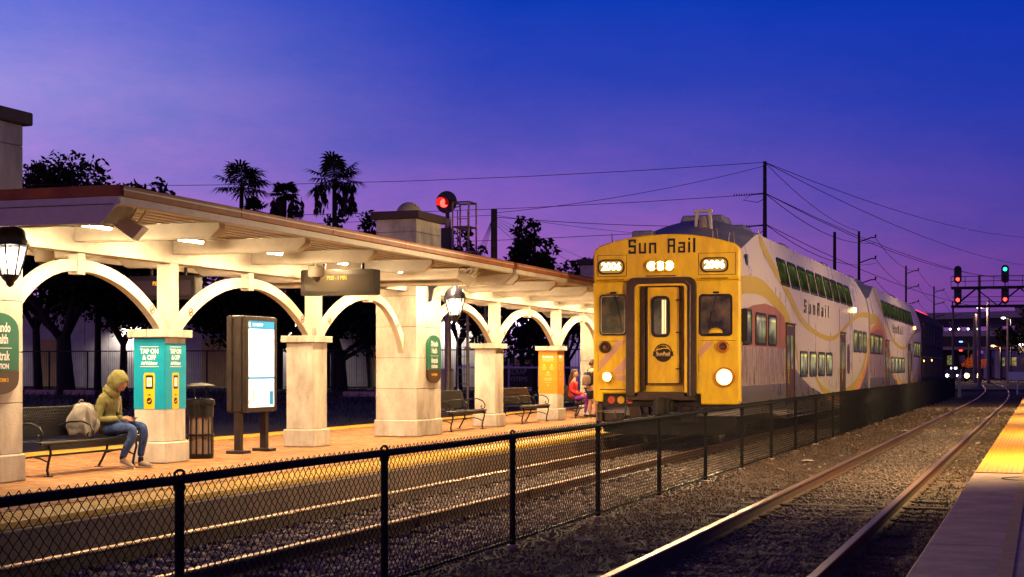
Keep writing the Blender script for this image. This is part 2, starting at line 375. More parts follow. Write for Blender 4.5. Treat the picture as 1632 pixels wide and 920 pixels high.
# far side ground beyond the island platform
struct(MB().box(-80, -17.2, -5, 300, -.6, -.14).build('grass_verge', 'earth_far'))
struct(MB().box(-17.2, -15.62, -5, 117, -.6, -.20).build('ballast_bed', 'ballast_ground'))
def track_x(cx, y):
    return cx if y < 70 else cx - 3.6e-4 * (y - 70) ** 2
RAIL_P = [(-.07, -.17), (.07, -.17), (.07, -.155), (.012, -.13), (.012, -.04), (.036, -.028), (.036, -.004), (-.036, -.004), (-.036, -.028), (-.012, -.04), (-.012, -.13), (-.07, -.155)]
def rail(parent, cx, off, y0, y1):
    ys = [y0] + list(np.arange(70, y1, 6)) + [y1] if y1 > 76 else [y0, y1]
    mb = MB(); n = len(RAIL_P); vs = []
    for y in ys:
        vs += [(track_x(cx, y) + off + p[0], y, p[1]) for p in RAIL_P]
    fs = [(i * n + k, i * n + (k + 1) % n, (i + 1) * n + (k + 1) % n, (i + 1) * n + k) for i in range(len(ys) - 1) for k in range(n)] + [tuple(range(n))]
    mb.add(vs, fs); r_ = mb.build('rail', 'rail_side', parent)
    mt = MB(); vs = []
    for y in ys:
        x = track_x(cx, y) + off; vs += [(x - .037, y, -.012), (x - .034, y, .0), (x + .034, y, .0), (x + .037, y, -.012), (x - .02, y, -.03)]
    fs = [(i * 5 + k, i * 5 + (k + 1) % 5, (i + 1) * 5 + (k + 1) % 5, (i + 1) * 5 + k) for i in range(len(ys) - 1) for k in range(5)] + [(0, 1, 2, 3, 4)]
    mt.add(vs, fs).build('railhead', 'rail_top', r_)
def track(cx, y0, y1, ytie, tz):
    t = struct(thing('railway_track', None, None)); 
    rail(t, cx, -.75, y0, y1); rail(t, cx, .75, y0, y1)
    tie = MB().box(-1.3, 1.3, -.115, .115, -.16, 0).build('sleeper', 'tie', t, bevel=.012)
    pl = MB(); 
    for s in (-.75, .75):
        pl.box(s - .18, s + .18, -.09, .09, 0, .012)
        for dx in (-.11, .11):
            for dy in (-.05, .05): pl.box(s + dx - .018, s + dx + .018, dy - .018, dy + .018, .012, .045)
    plate = pl.build('tie_plate', 'plate', t)
    y = y0; first = True; k = 0
    while y < ytie:
        o = tie if first else tie.copy(); q = plate if first else plate.copy()
        if not first: COL.objects.link(o); COL.objects.link(q)
        dz = tz + random.uniform(-.012, .008)
        o.location = (cx + random.uniform(-.04, .04), y, dz); o.rotation_euler = (0, 0, random.uniform(-.012, .012))
        q.location = (cx, y, -.185 + .0); q.parent = o
        q.location = (cx - o.location.x, 0, -.172 - dz + .0); q.rotation_euler = (0, 0, 0)
        y += .53; first = False
    return t
track(LX, 4.2, 240, 46, -.168)
track(RX, 4.0, 330, 60, -.136)
# ballast stones
def scatter(n, x0, x1, y0, y1, z, s0, s1, pw=1.5, jz=.02):
    y = y0 + (y1 - y0) * RNG.random(n) ** pw; x = RNG.uniform(x0, x1, n)
    return np.stack([x, y, z + RNG.uniform(-jz, jz, n)], -1), RNG.uniform(s0, s1, n) * (1 + .25 * (y - y0) / 20)
def far_from_rail(p, s, cx):
    d = np.minimum(abs(p[:, 0] - (cx - .75)), abs(p[:, 0] - (cx + .75))) > .10
    return p[d], s[d]
p, s = scatter(52000, -8.72, -5.15, 5, 44, -.165, .018, .036); p, s = far_from_rail(p, s, LX)
q_ = (np.abs(((p[:, 1] - 4.2 + .265) % .53) - .265) < .105) & (np.abs(p[:, 0] - LX) < 1.3) & (RNG.random(len(p)) < .88)
p, s = p[~q_], s[~q_]
stones('ballast_gravel', p, s, 'stone_a')
p, s = scatter(52000, -5.2, -.93, 5, 70, -.148, .004, .017, 1.9, .02); p, s = far_from_rail(p, s, RX)
stones('dirt_gravel', p, s, 'grit')
p, s = scatter(500, -5.2, -.93, 6, 70, -.135, .012, .032, 1.6, .01); p, s = far_from_rail(p, s, RX)
stones('loose_stone', p, s, 'stone_a')
p, s = scatter(9000, -3.05, -1.8, 5, 45, -.142, .010, .026, 1.4, .012)
stones('ballast_gravel', p, s, 'stone_dim')
p, s = scatter(4500, -17.2, -15.8, 14, 60, -.18, .03, .05)
stones('ballast_gravel', p, s, 'stone_a')
# dry weeds / litter leaves between the tracks
def blades(name, n, x0, x1, y0, y1, h, mt, z=-.14, pw=1.5):
    y = y0 + (y1 - y0) * RNG.random(n) ** pw; x = RNG.uniform(x0, x1, n); a = RNG.uniform(0, 2 * PI, n)
    hh = h * RNG.uniform(.4, 1.2, n); w = .006 * (1 + (y - y0) / 12); lx = RNG.uniform(-1, 1, n) * hh * .9; ly = RNG.uniform(-1, 1, n) * hh * .9
    b = np.stack([x, y, np.full(n, z)], -1); d = np.stack([np.cos(a) * w, np.sin(a) * w, np.zeros(n)], -1); t = b + np.stack([lx, ly, hh], -1)
    v = np.stack([b - d, b + d, t], 1).reshape(-1, 3); f = np.arange(3 * n).reshape(-1, 3)
    return np_mesh(name, v, f, mt, None, 'stuff')
mat('dry_grass', (.13, .085, .06), .9, var=.4, vscale=3, coords='World')
blades('dry_grass', 6000, -4.75, -3.5, 10, 60, .04, 'dry_grass'); blades('dry_grass', 3000, -1.4, -.93, 8, 60, .04, 'dry_grass')
def litter(x, y, sx, sy, rz, mt, label):
    mb = MB(); pts = [(math.cos(a) * sx * random.uniform(.7, 1.1), math.sin(a) * sy * random.uniform(.7, 1.1)) for a in [2 * PI * k / 7 for k in range(7)]]
    mb.add([(p[0], p[1], .01 + .018 * ((i * 37) % 5) / 5) for i, p in enumerate(pts)] + [(0, 0, .035)], [(i, (i + 1) % 7, 7) for i in range(7)])
    o = mb.build('crumpled_litter', mt); o.location = (x, y, -.13); o.rotation_euler = (0, 0, rz)
    o['label'] = label; o['category'] = 'litter'; return o
mat('paper', (.42, .36, .36), .8, var=.3, vscale=20)
litter(-4.35, 15.0, .14, .06, .3, 'paper', 'crumpled pale wrapper on the dirt just outside the near fence post')
litter(-4.1, 29.0, .22, .10, 1.2, 'paper', 'flat pale scrap on the dirt beside the foot of the dark fence')
litter(-3.55, 43.5, .16, .12, .2, 'paper', 'small white scrap beside the left rail of the near track')

# left island platform -------------------------------------------------
PZ = .2
lp = struct(thing('left_platform', None, None))
MB().box(-15.62, -8.74, 8, 62, -.35, PZ - .055).build('platform_slab', 'mortar', lp)
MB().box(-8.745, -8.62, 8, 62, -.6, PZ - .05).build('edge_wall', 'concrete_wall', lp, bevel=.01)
def tactile_strip(parent, x0, x1, y0, y1, mt, step=.61, domes_to=None):
    pn = MB().box(.004, (x1 - x0) - .004, .004, step - .004, -.05, .012).build('tactile_panel', mt, parent, bevel=.003)
    pn.location = (x0, y0, PZ); k = 1
    while y0 + k * step < y1:
        o = pn.copy(); COL.objects.link(o); o.location = (x0, y0 + k * step, PZ + random.uniform(-.001, .001)); k += 1
    ys = np.arange(y0 + .03, domes_to or y1, .062); xs = np.arange(x0 + .035, x1 - .02, .062)
    X, Y = np.meshgrid(xs, ys); n = X.size
    base = np.array([(math.cos(R(60 * k)) * .014, math.sin(R(60 * k)) * .014, 0) for k in range(6)] + [(math.cos(R(60 * k)) * .007, math.sin(R(60 * k)) * .007, .007) for k in range(6)])
    v = base[None] + np.stack([X.ravel(), Y.ravel(), np.full(n, PZ + .0125)], -1)[:, None]
    F = np.array([(k, (k + 1) % 6, 6 + (k + 1) % 6, 6 + k) for k in range(6)] + [(6, 7, 8, 9), (6, 9, 10, 11)])
    f = F[None] + (np.arange(n) * 12)[:, None, None]
    np_mesh('tactile_dome', v.reshape(-1, 3), f.reshape(-1, 4), mt, parent, 'stuff')
tactile_strip(lp, -9.36, -8.75, 8, 60, 'tactile_left', domes_to=24)
tactile_strip(lp, -15.6, -14.99, 12, 60, 'tactile_left', domes_to=12.2)
# brick paving: single bricks near the camera, the rest joined
BL, BW = .20, .10
bm_ = MB().box(.004, BL - .004, .004, BW - .004, -.05, 0)
protos = []
for i in range(4):
    o = bm_.build('brick', 'brick%d' % i, lp, bevel=.004); protos.append(o)
cnt = 0; used = [False] * 4
far = [[] for _ in range(4)]
row = 0; y = 8.0
cells = []
while y < 60:
    x = -14.97 + (BL / 2 if row % 2 else 0)
    while x < -9.38 - BL:
        cells.append((x, y)); x += BL
    y += BW; row += 1
def vis(c): # the nearest ones that stand inside the picture, left corner of the platform
    x, y = c; d = -x * .3213 + y * .947; r = x * .947 + y * .3213
    return r / d > -.335 and y < 40
near = sorted([c for c in cells if vis(c)], key=lambda c: c[0] ** 2 + c[1] ** 2)[:296]
nearset = set(near)
for (x, y) in near:
    i = random.randrange(4)
    o = protos[i] if not used[i] else protos[i].copy()
    if used[i]: COL.objects.link(o)
    used[i] = True
    o.location = (x, y, PZ + random.uniform(-.004, .002)); o.rotation_euler = (random.uniform(-.01, .01), random.uniform(-.01, .01), random.uniform(-.006, .006))
rest = [c for c in cells if c not in nearset and c[1] < 52]
arr = np.array(rest); pick = RNG.integers(0, 4, len(arr))
bv = np.array([(x, y, z) for z in (-.05, 0) for y in (.004, BW - .004) for x in (.004, BL - .004)])
bf = np.array([(4, 5, 7, 6), (0, 1, 5, 4), (2, 6, 7, 3), (0, 4, 6, 2), (1, 3, 7, 5)])
n = len(arr); v = bv[None] + np.concatenate([arr, PZ + RNG.uniform(-.004, .002, (n, 1))], 1)[:, None]
o = np_mesh('brick_paving', v.reshape(-1, 3), (bf[None] + (np.arange(n) * 8)[:, None, None]).reshape(-1, 4), ['brick0', 'brick1', 'brick2', 'brick3'], lp, 'stuff')
o.data.polygons.foreach_set('material_index', np.repeat(pick, 5).astype(np.int32))

# right platform -------------------------------------------------------
rp = struct(thing('right_platform', None, None))
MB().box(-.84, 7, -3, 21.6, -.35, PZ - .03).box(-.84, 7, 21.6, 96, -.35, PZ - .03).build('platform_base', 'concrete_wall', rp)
ys = [-2.0, 4.2, 8.5, 12.82, 17.2, 21.6]
for a, b in zip(ys[:-1], ys[1:]):
    MB().box(-.88, 7, a + .006, b - .006, PZ - .16, PZ).build('concrete_slab', 'concrete', rp, bevel=.012)
for a in np.arange(21.6, 94, 4.3):
    MB().box(-.26, 7, a + .006, a + 4.294, PZ - .16, PZ).build('concrete_slab', 'concrete', rp, bevel=.012)
tactile_strip(rp, -.87, -.265, 21.6, 95, 'tactile', domes_to=40)
MB().box(-.30, -.20, 3, 21.55, PZ + .003, PZ + .006).build('painted_line', 'tan_paint', rp)
mb = MB(); pts = [(math.cos(2 * PI * k / 24), math.sin(2 * PI * k / 24)) for k in range(25)]
mb.strip([(-.18 + p[0] * .33, 20.6 + p[1] * .33) for p in pts], [(-.18 + p[0] * .30, 20.6 + p[1] * .30) for p in pts], 'z', PZ + .002, PZ + .008)
mb.build('cover_ring', 'seam_dark', rp)
# ------------------------------------------------------------------ canopy, columns
PX = -12.19                     # column line
NODES = [15.62, 20.2, 25.05, 29.7, 34.65, 39.55, 44.4]
BIG = (15.62, 29.7, 44.4)
BIGLAB = {15.62: 'big square cream stone column at the left end of the platform under the lantern', 29.7: 'big square cream stone column with tower and dome in the middle of the canopy', 44.4: 'farthest big cream stone column with tower, beside the front of the train'}
XE, XW = -9.40, -15.05
def big_column(y):
    t = thing('stone_column', BIGLAB[y], 'column', (PX - .11, y, PZ), group='big tower columns of the canopy')
    wx, wy = .44, .67
    MB().box(-wx - .03, wx + .03, -wy - .03, wy + .03, 0, .34).build('plinth', 'cream_stone', t, bevel=.02)
    zs = [.34, .96, 1.58, 2.20, 2.82, 3.10]
    MB().box(-wx + .012, wx - .012, -wy + .012, wy - .012, .3, 3.2).build('core', 'seam_dark', t)
    first = None
    for a, b in zip(zs[:-1], zs[1:]):
        MB().box(-wx, wx, -wy, wy, a + .003, b - .003).build('stone_block', 'cream_stone', t, bevel=.006)
    MB().box(-wx, wx, -wy, wy, 3.34, 4.10).build('tower_block', 'cream_stone', t, bevel=.006)
    MB().box(-wx, wx, -wy, wy, 4.106, 4.36).build('tower_block', 'cream_stone', t, bevel=.006)
    c = MB().box(-wx - .09, wx + .09, -wy - .09, wy + .09, 4.36, 4.52).build('cap', 'cap_brown', t, bevel=.015)
    prof = [(.27 * math.sin(a), .27 * math.cos(a) - .02) for a in [PI / 2 * (1 - k / 8) for k in range(8)]] + [(.01, .25)]
    MB().lathe([(.27, -.03)] + prof, (0, 0, 4.52), 24).build('dome', 'cream_dark', c, smooth=True)
    return t
cols = {y: big_column(y) for y in BIG}
PIERLAB = {20.2: 'cream pier wrapped in a teal poster with yellow card readers', 25.05: 'plain cream pier between the lit map case and the big middle column',
           34.65: 'plain cream pier standing between the two empty benches', 39.55: 'cream pier wrapped in an orange printed notice'}
def pier(y):
    t = thing('pier', PIERLAB[y], 'pier', (PX - .13, y, PZ), group='short cream piers under the canopy posts')
    MB().box(-.30, .30, -.335, .335, 0, .31).build('plinth', 'cream_stone', t, bevel=.018)
    MB().box(-.255, .255, -.29, .29, .31, 1.83).build('shaft', 'cream_stone', t, bevel=.01)
    cp = MB()
    cp.box(-.33, -.003, -.365, .365, 1.83, 1.945).box(.003, .33, -.365, .365, 1.83, 1.945)
    cp.build('cap', 'cream_stone', t, bevel=.008)
    return t
piers = {y: pier(y) for y in PIERLAB}
CAN = [(14.6, 27.72, 'long cream canopy with brown roof edge over the near half of the platform', [14.72, 15.62, 17.75, 20.2, 22.6, 25.05, 27.4], [15.62, 20.2, 25.05, 29.7]),
       (27.98, 47.2, 'far cream canopy with brown roof edge running behind the yellow train', [28.2, 29.7, 32.2, 34.65, 37.1, 39.55, 42.0, 44.4, 46.9], [29.7, 34.65, 39.55, 44.4])]
lamps_xy = []
def arch_pts(ya, yb, z0, z1, n=10):
    """quarter-ish arc from the post face at ya (z0) up to the crown at yb (z1)"""
    w = abs(yb - ya); h = z1 - z0; Rr = (w * w + h * h) / (2 * h); s = 1 if yb > ya else -1; am = math.asin(w / Rr)
    return [(yb - s * Rr * math.sin(a), z1 - Rr * (1 - math.cos(a))) for a in [am * (1 - k / n) for k in range(n + 1)]], Rr
def brace(parent, ya, yb):
    w = abs(yb - ya); s = 1 if yb > ya else -1
    z0, z1 = 2.20, 3.03; h = z1 - z0; Rr = (w * w + h * h) / (2 * h); cy, cz = yb, z1 - Rr; T = .16
    out, inn = [], []
    n = 14
    for k in range(n + 1):
        a = math.asin(w / Rr) * (1 - k / n); out.append((cy - s * Rr * math.sin(a), cz + Rr * math.cos(a)))
        a2 = min(math.asin(min(1, w / (Rr - T))), math.asin(w / Rr) * 1.0) * (1 - k / n)
        inn.append((cy - s * (Rr - T) * math.sin(a2), cz + (Rr - T) * math.cos(a2)))
    # stretch the lowest inner point down to the post so it ends in a point
    inn[0] = (ya, inn[0][1] - .24); out[0] = (ya, out[0][1])
    MB().strip(out, inn, 'x', PX - .06, PX + .06).build('arch_brace', 'cream', parent, world=True, bevel=.004)
def no_smoking(parent, ya, yb):
    """round prohibition sticker on the front face of the brace"""
    w = abs(yb - ya); s = 1 if yb > ya else -1; z0, z1 = 2.20, 3.03; h = z1 - z0; Rr = (w * w + h * h) / (2 * h); a = math.asin(w / Rr) * .80
    cy, cz = yb - s * (Rr - .08) * math.sin(a), z1 - Rr + (Rr - .08) * math.cos(a); x = PX + .0615
    mb = MB(); P = lambda r: [(cy + r * math.cos(2 * PI * k / 20), cz + r * math.sin(2 * PI * k / 20)) for k in range(21)]
    mb.strip(P(.062), P(.049), 'x', x, x + .003)
    mb.cbox((x + .0015, cy, cz), (.003, .1, .012), Euler((R(45), 0, 0)).to_matrix())
    st = mb.build('prohibition_sticker', 'print_red', parent, world=True)
    m2 = MB().cbox((x + .001, cy, cz - .005), (.002, .07, .014)).cbox((x + .001, cy + .025, cz + .018), (.002, .006, .028)); m2.build('cigarette', 'print_black', st, world=True)
for ci, (y0, y1, lab, arms, nodes) in enumerate(CAN):
    t = thing('canopy', lab, 'canopy', (PX, y0, PZ))
    # roof deck: ribbed panels, each about 2.9 m long
    ny = max(1, round((y1 - y0) / 2.9)); st = (y1 - y0) / ny
    rib = []; x = XW + .06
    while x < XE - .05:
        rib += [(x, 3.455), (x + .075, 3.455), (x + .095, 3.50), (x + .175, 3.50)]; x += .195
    rib_top = [(p[0], 3.515) for p in rib]
    for k in range(ny):
        MB().strip(rib, rib_top, 'y', y0 + k * st + .003, y0 + (k + 1) * st - .003).build('deck_panel', 'deck', t, world=True)
        for xe, s in ((XE, 1), (XW, -1)):
            MB().box(min(xe, xe + s * .04), max(xe, xe + s * .04), y0 + k * st + .004, y0 + (k + 1) * st - .004, 3.435, 3.555).build('roof_edge', 'brown_roof', t, world=True, bevel=.008)
        MB().box(XW + .002, XE - .002, y0 + k * st + .004, y0 + (k + 1) * st - .004, 3.516, 3.546).build('roof_sheet', 'brown_roof', t, world=True)
    # cream edge beam
    for xe, s in ((XE, -1), (XW, 1)):
        MB().prism([(xe, 3.435), (xe, 3.36), (xe + s * .04, 3.345), (xe + s * .06, 3.36), (xe + s * .06, 3.435)], 'y', y0 + .01, y1 - .01).build('edge_gutter', 'cream', t, world=True)
    for yy, s in ((y0, -1), (y1, 1)):
        a, b = min(yy, yy + s * .035), max(yy, yy + s * .035)
        MB().box(XW - .03, XE + .03, a, b, 3.437, 3.556).build('roof_edge', 'brown_roof', t, world=True, bevel=.006)
        MB().prism([(XE - .0, 3.433), (XE - .0, 3.36), (XE - .22, 3.15), (XW + .22, 3.15), (XW, 3.36), (XW, 3.433)], 'y', a + .004, b - .004).build('end_fascia', 'cream', t, world=True, bevel=.004)
        MB().box(XW + .1, XE - .06, (a if s < 0 else b) - .005, (a if s < 0 else b) + .005, 3.348, 3.354).build('fascia_joint', 'seam_dark', t, world=True)
    # cross arms
    for ya in arms:
        if ya in BIG:
            segs = [(XE - .52, -11.875), (XW + .52, -12.74)]
        else: segs = [(XE - .52, PX + .12), (XW + .52, PX - .12)]
        for xe, xb in segs:
            s = 1 if xe > xb else -1
            MB().prism([(xe, 3.44), (xb, 3.44), (xb, 3.25), (xe - s * .13, 3.25), (xe, 3.36)], 'y', ya - .075, ya + .075).build('cross_arm', 'cream', t, world=True, bevel=.006)
            MB().cbox(((xe + xb) / 2, ya, 3.243), (abs(xe - xb) - .3, .10, .012)).build('arm_flange', 'cream', t, world=True)
    # spine beam, posts and curved braces between the nodes
    lo, hi = y0 + .05, y1 - .05
    segs = []; cur = lo
    for b in BIG:
        if lo < b < hi: segs.append((cur, b - .675)); cur = b + .675
        elif b >= hi and b - .675 < hi + 1.5 and b - .675 > cur: pass
    segs.append((cur, min(hi, 29.7 - .675 if ci == 0 else hi)))
    for a, b in segs:
        if b > a: MB().box(PX - .115, PX + .115, a, b, 3.12, 3.435).build('spine_beam', 'cream', t, world=True, bevel=.006)
    for nd in nodes:
        if nd in PIERLAB:
            MB().box(PX - .115, PX + .115, nd - .115, nd + .115, PZ + 1.945, 3.118).build('post', 'cream', t, world=True, bevel=.005)
    for a, b in zip(nodes[:-1], nodes[1:]):
        mid = (a + b) / 2; fa = a + (.672 if a in BIG else .117); fb = b - (.672 if b in BIG else .117)
        brace(t, fa, mid - .06); brace(t, fb, mid + .06)
        MB().box(PX - .075, PX + .075, mid - .085, mid + .085, 2.83, 3.118).build('keystone', 'cream', t, world=True, bevel=.005)
        no_smoking(t, fa, mid - .06); no_smoking(t, fb, mid + .06)
        for yy, s in ((fa, 1), (fb, -1)):
            MB().box(PX + .06, PX + .066, yy + s * .03 - .02, yy + s * .03 + .02, 2.10, 2.28).build('brace_plate', 'cream', t, world=True)
    # strip lights, one in every bay on each side of the spine
    ys = [a for a in arms if a not in (14.72, 28.2)] 
    yl = [(p + q) / 2 for p, q in zip(arms[:-1], arms[1:]) if q - p > 1.4]
    for y in yl:
        for x in (-11.25, -13.3):
            fx = MB().prism([(x - .035, 3.40), (x + .035, 3.40), (x + .025, 3.372), (x - .025, 3.372)], 'y', y - .61, y + .61).build('strip_light', 'cream', t, world=True)
            MB().tube([(x, y - .59, 3.357), (x, y + .59, 3.357)], .0125, 8).build('light_tube', 'tube_light', fx, world=True)
            lp_ = area_lamp('strip_lamp', (x, y, 3.34), .022, 1.15, LAMP_W, LAMP_C, None); lp_.parent = fx
            lp_.location = Vector((x, y, 3.34)) - t.location
            lp_.visible_camera = True
canopy1 = [o for o in bpy.data.objects if o.name == 'canopy'][0]
# conduit along the post by the far bay
# ------------------------------------------------------------------ things hung under the canopy
def floodbox(x, y, label):
    t = thing('loudspeaker_box', label, 'speaker', (x, y, 3.33), group='white tilted speaker boxes under the roof edge'); t.scale = (.82, .82, .82)
    rot = Euler((0, R(-38), 0)).to_matrix()
    MB().prism([(-.20, -.10), (.16, -.13), (.20, .10), (-.20, .10)], 'y', -.17, .17).build('box', 'cream', t, bevel=.008)
    t.children[0].rotation_euler = (R(0), R(32), R(18)); t.children[0].location = (0, 0, -.13)
    for s in (-.12, .12):
        MB().tube([(-.02, s, -.16), (.12, s + .05, .06), (.16, s + .05, .14)], .014, 6).build('bracket', 'cream', t)
    MB().tube([(-.18, 0, -.02), (-.16, 0, .10), (-.05, .02, .13), (.02, .05, .06), (-.03, .05, -.04)], .012, 6).build('cable', 'black_iron', t)
    return t
floodbox(-10.0, 15.75, 'tilted white speaker box under the near left corner of the roof')
floodbox(-10.05, 27.0, 'tilted white speaker box beside the hanging display and middle column')
floodbox(-10.15, 41.9, 'small tilted white speaker box at the far roof edge beside the train')
def dome_camera(x, y, label):
    t = thing('dome_camera', label, 'security camera', (x, y, 3.25), group='cream dome cameras under the canopy')
    MB().lathe([(.03, .02), (.03, .10), (.035, .12)], (0, 0, -.1), 12).build('stem', 'cream', t, smooth=True)
    MB().lathe([(.10, .0), (.13, -.01), (.135, -.14), (.12, -.17), (.06, -.175)], (0, 0, -.05), 20).build('housing', 'cream_dark', t, smooth=True)
    MB().lathe([(.075, 0), (.07, -.04), (.045, -.075), (.01, -.085)], (0, 0, -.222), 16).build('lens_bubble', 'display_glass', t, smooth=True)
dome_camera(-10.95, 22.6, 'cream dome camera under the cross arm left of the hanging display')
dome_camera(-12.9, 18.2, 'small cream camera under the beam over the hooded person')
def hanging_display(x, y, label, xr):
    w, h = 1.34, .43
    t = thing('hanging_display', label, 'display', (x, y, 2.8), group='hanging train displays')
    b = MB().prism(rrect(-w / 2, w / 2, 0, h, .03), 'y', -.12, .12).build('case', 'display_grey', t, bevel=.008)
    MB().box(w / 2 + .001, w / 2 + .012, -.12, .12, .01, h - .01).build('end_cap', 'bronze', t)
    for s in (-1, 1):
        fr_ = MB(); ring(rrect(-w / 2 + .05, w / 2 - .05, .05, h - .06, .02), rrect(-w / 2 + .075, w / 2 - .075, .075, h - .085, .015), 'y', s * .121, s * .128, fr_); fr_.build('screen_frame', 'display_frame', t)
    MB().box(-w / 2 + .07, w / 2 - .07, -.1235, -.121, .07, h - .08).build('screen', 'display_glass', t)
    for px in (-.28, .42):
        MB().cyl((px, 0, h), (px, 0, .66), .028, 10).build('hanger_pole', 'black_iron', t)
    tx = text('P333 - 1 MIN', .10, (0, -.126, h - .145), '-y', 'led_amber', t, sx=.66, off=-.001, world=False)
    return t
hanging_display(-11.19, 24.0, 'grey hanging display reading P333 in amber beside the big middle column', 0)
d2 = hanging_display(-14.9, 24.6, 'dark hanging display over the far side of the platform behind the first arch', 0)
MB().box(-.05, .17, -.06, .06, -.10, 0).cyl((.06, 0, -.10), (.06, 0, -.16), .05, 10).build('sensor_box', 'cream_dark', d2)
# ------------------------------------------------------------------ lanterns
def lantern(loc, arm_to, label, bracket_low=True):
    t = thing('wall_lantern', label, 'lantern', loc, group='black wall lanterns')
    n = 8
    # cage: tapered glass between a domed hood and a finial
    MB().lathe([(.215, .0), (.222, .02), (.205, .10), (.15, .19), (.07, .225), (.055, .25), (.03, .27), (.03, .34), (.045, .36), (.02, .40)], (0, 0, .40), 20).build('hood', 'lantern_black', t, smooth=True)
    MB().lathe([(.105, .0), (.11, -.01), (.085, -.05), (.05, -.08), (.045, -.11), (.012, -.14)], (0, 0, .06), 14).build('finial', 'lantern_black', t, smooth=True)
    fr = MB()
    for k in range(n):
        a = 2 * PI * (k + .5) / n
        fr.tube([(.107 * math.cos(a), .107 * math.sin(a), .05), (.205 * math.cos(a), .205 * math.sin(a), .405)], .011, 5)
    fr.lathe([(.112, .05), (.118, .05), (.118, .065), (.112, .065)], (0, 0, 0), 20)
    fr.build('cage', 'lantern_black', t)
    MB().lathe([(.100, .065), (.196, .40)], (0, 0, 0), 16).build('glass', 'lantern_glass', t, smooth=True)
    for s in (-.04, .04):
        MB().lathe([(.018, .14), (.02, .15), (.02, .37), (.018, .38)], (s, 0, 0), 10).build('bulb_tube', 'lantern_bulb', t, smooth=True)
    dx = arm_to[0] - loc[0]
    br = MB()
    br.tube([(0, 0, .79), (dx * .35, 0, .86), (dx * .8, 0, .80), (dx, 0, .70)], .022, 8)
    br.prism([(dx, .80), (dx + .03, .80), (dx + .16, .74), (dx + .20, .66), (dx + .10, .60), (dx + .07, .44), (dx + .05, .36), (dx, .34)], 'y', -.03, .03)
    br.build('bracket', 'lantern_black', t, bevel=.005)
    point_lamp('lantern_lamp', (0, 0, .26), 45, (1, .86, .66), t, .05)
    return t
m_ = mat('lantern_glass', (1, 1, 1), .08, spec=.5); b_ = m_.node_tree.nodes['Principled BSDF']; b_.inputs['Transmission Weight'].default_value = 0; b_.inputs['Alpha'].default_value = .22
mat('lantern_bulb', (1, 1, 1), .4, emit=(1, .90, .72), es=14)
lantern((-11.30, 15.28, 2.60), (-11.82, 0), 'large black lantern hanging on the column at the left end of the platform')
lantern((-11.26, 29.6, 2.58), (-11.82, 0), 'black lantern on the side of the big middle column')
# ------------------------------------------------------------------ station name signs
def name_sign(y, label):
    x = -11.845
    t = thing('station_sign', label, 'sign', (x, y, 1.75), group='arched green station signs')
    w = .37
    top = [(-w, .28)] + [(-w * math.cos(PI * k / 12) * .98, .30 + .20 * math.sin(PI * k / 12)) for k in range(13)] + [(w, .28)]
    bot = [(w, -.20), (w, -.30)] + [(w * math.cos(PI * k / 12) * .98, -.32 - .16 * math.sin(PI * k / 12)) for k in range(13)] + [(-w, -.30), (-w, -.20)]
    MB().prism([(-w, -.198), (w, -.198)] + top[::-1], 'x', 0, .035).build('green_plate', 'sign_green', t, bevel=.004)
    MB().prism([(-w, -.20)] + [(p[0], p[1]) for p in bot[::-1][1:]] + [(w, -.20)], 'x', 0, .035).build('dark_plate', 'sign_brown', t, bevel=.004)
    for s, z, sz, sx in (('Orlando', .32, .16, .72), ('Health', .18, .16, .72), ('Amtrak', -.02, .16, .72), ('STATION', -.145, .085, .95)):
        text(s, sz, (.037, 0, z), '+x', 'print_white', t, sx=sx, off=.003, world=False)
    text('PLATFORM 2', .062, (.037, 0, -.31), '+x', 'sign_amber', t, sx=.9, off=.002, world=False)
    MB().box(.036, .038, -.22, .22, .072, .080).build('rule', 'print_white', t)
name_sign(15.78, 'arched green and dark sign on the leftmost column, cut by the picture edge')
name_sign(29.88, 'arched green and dark station sign on the big middle column')
name_sign(44.6, 'arched green sign seen edge-on on the farthest big column')
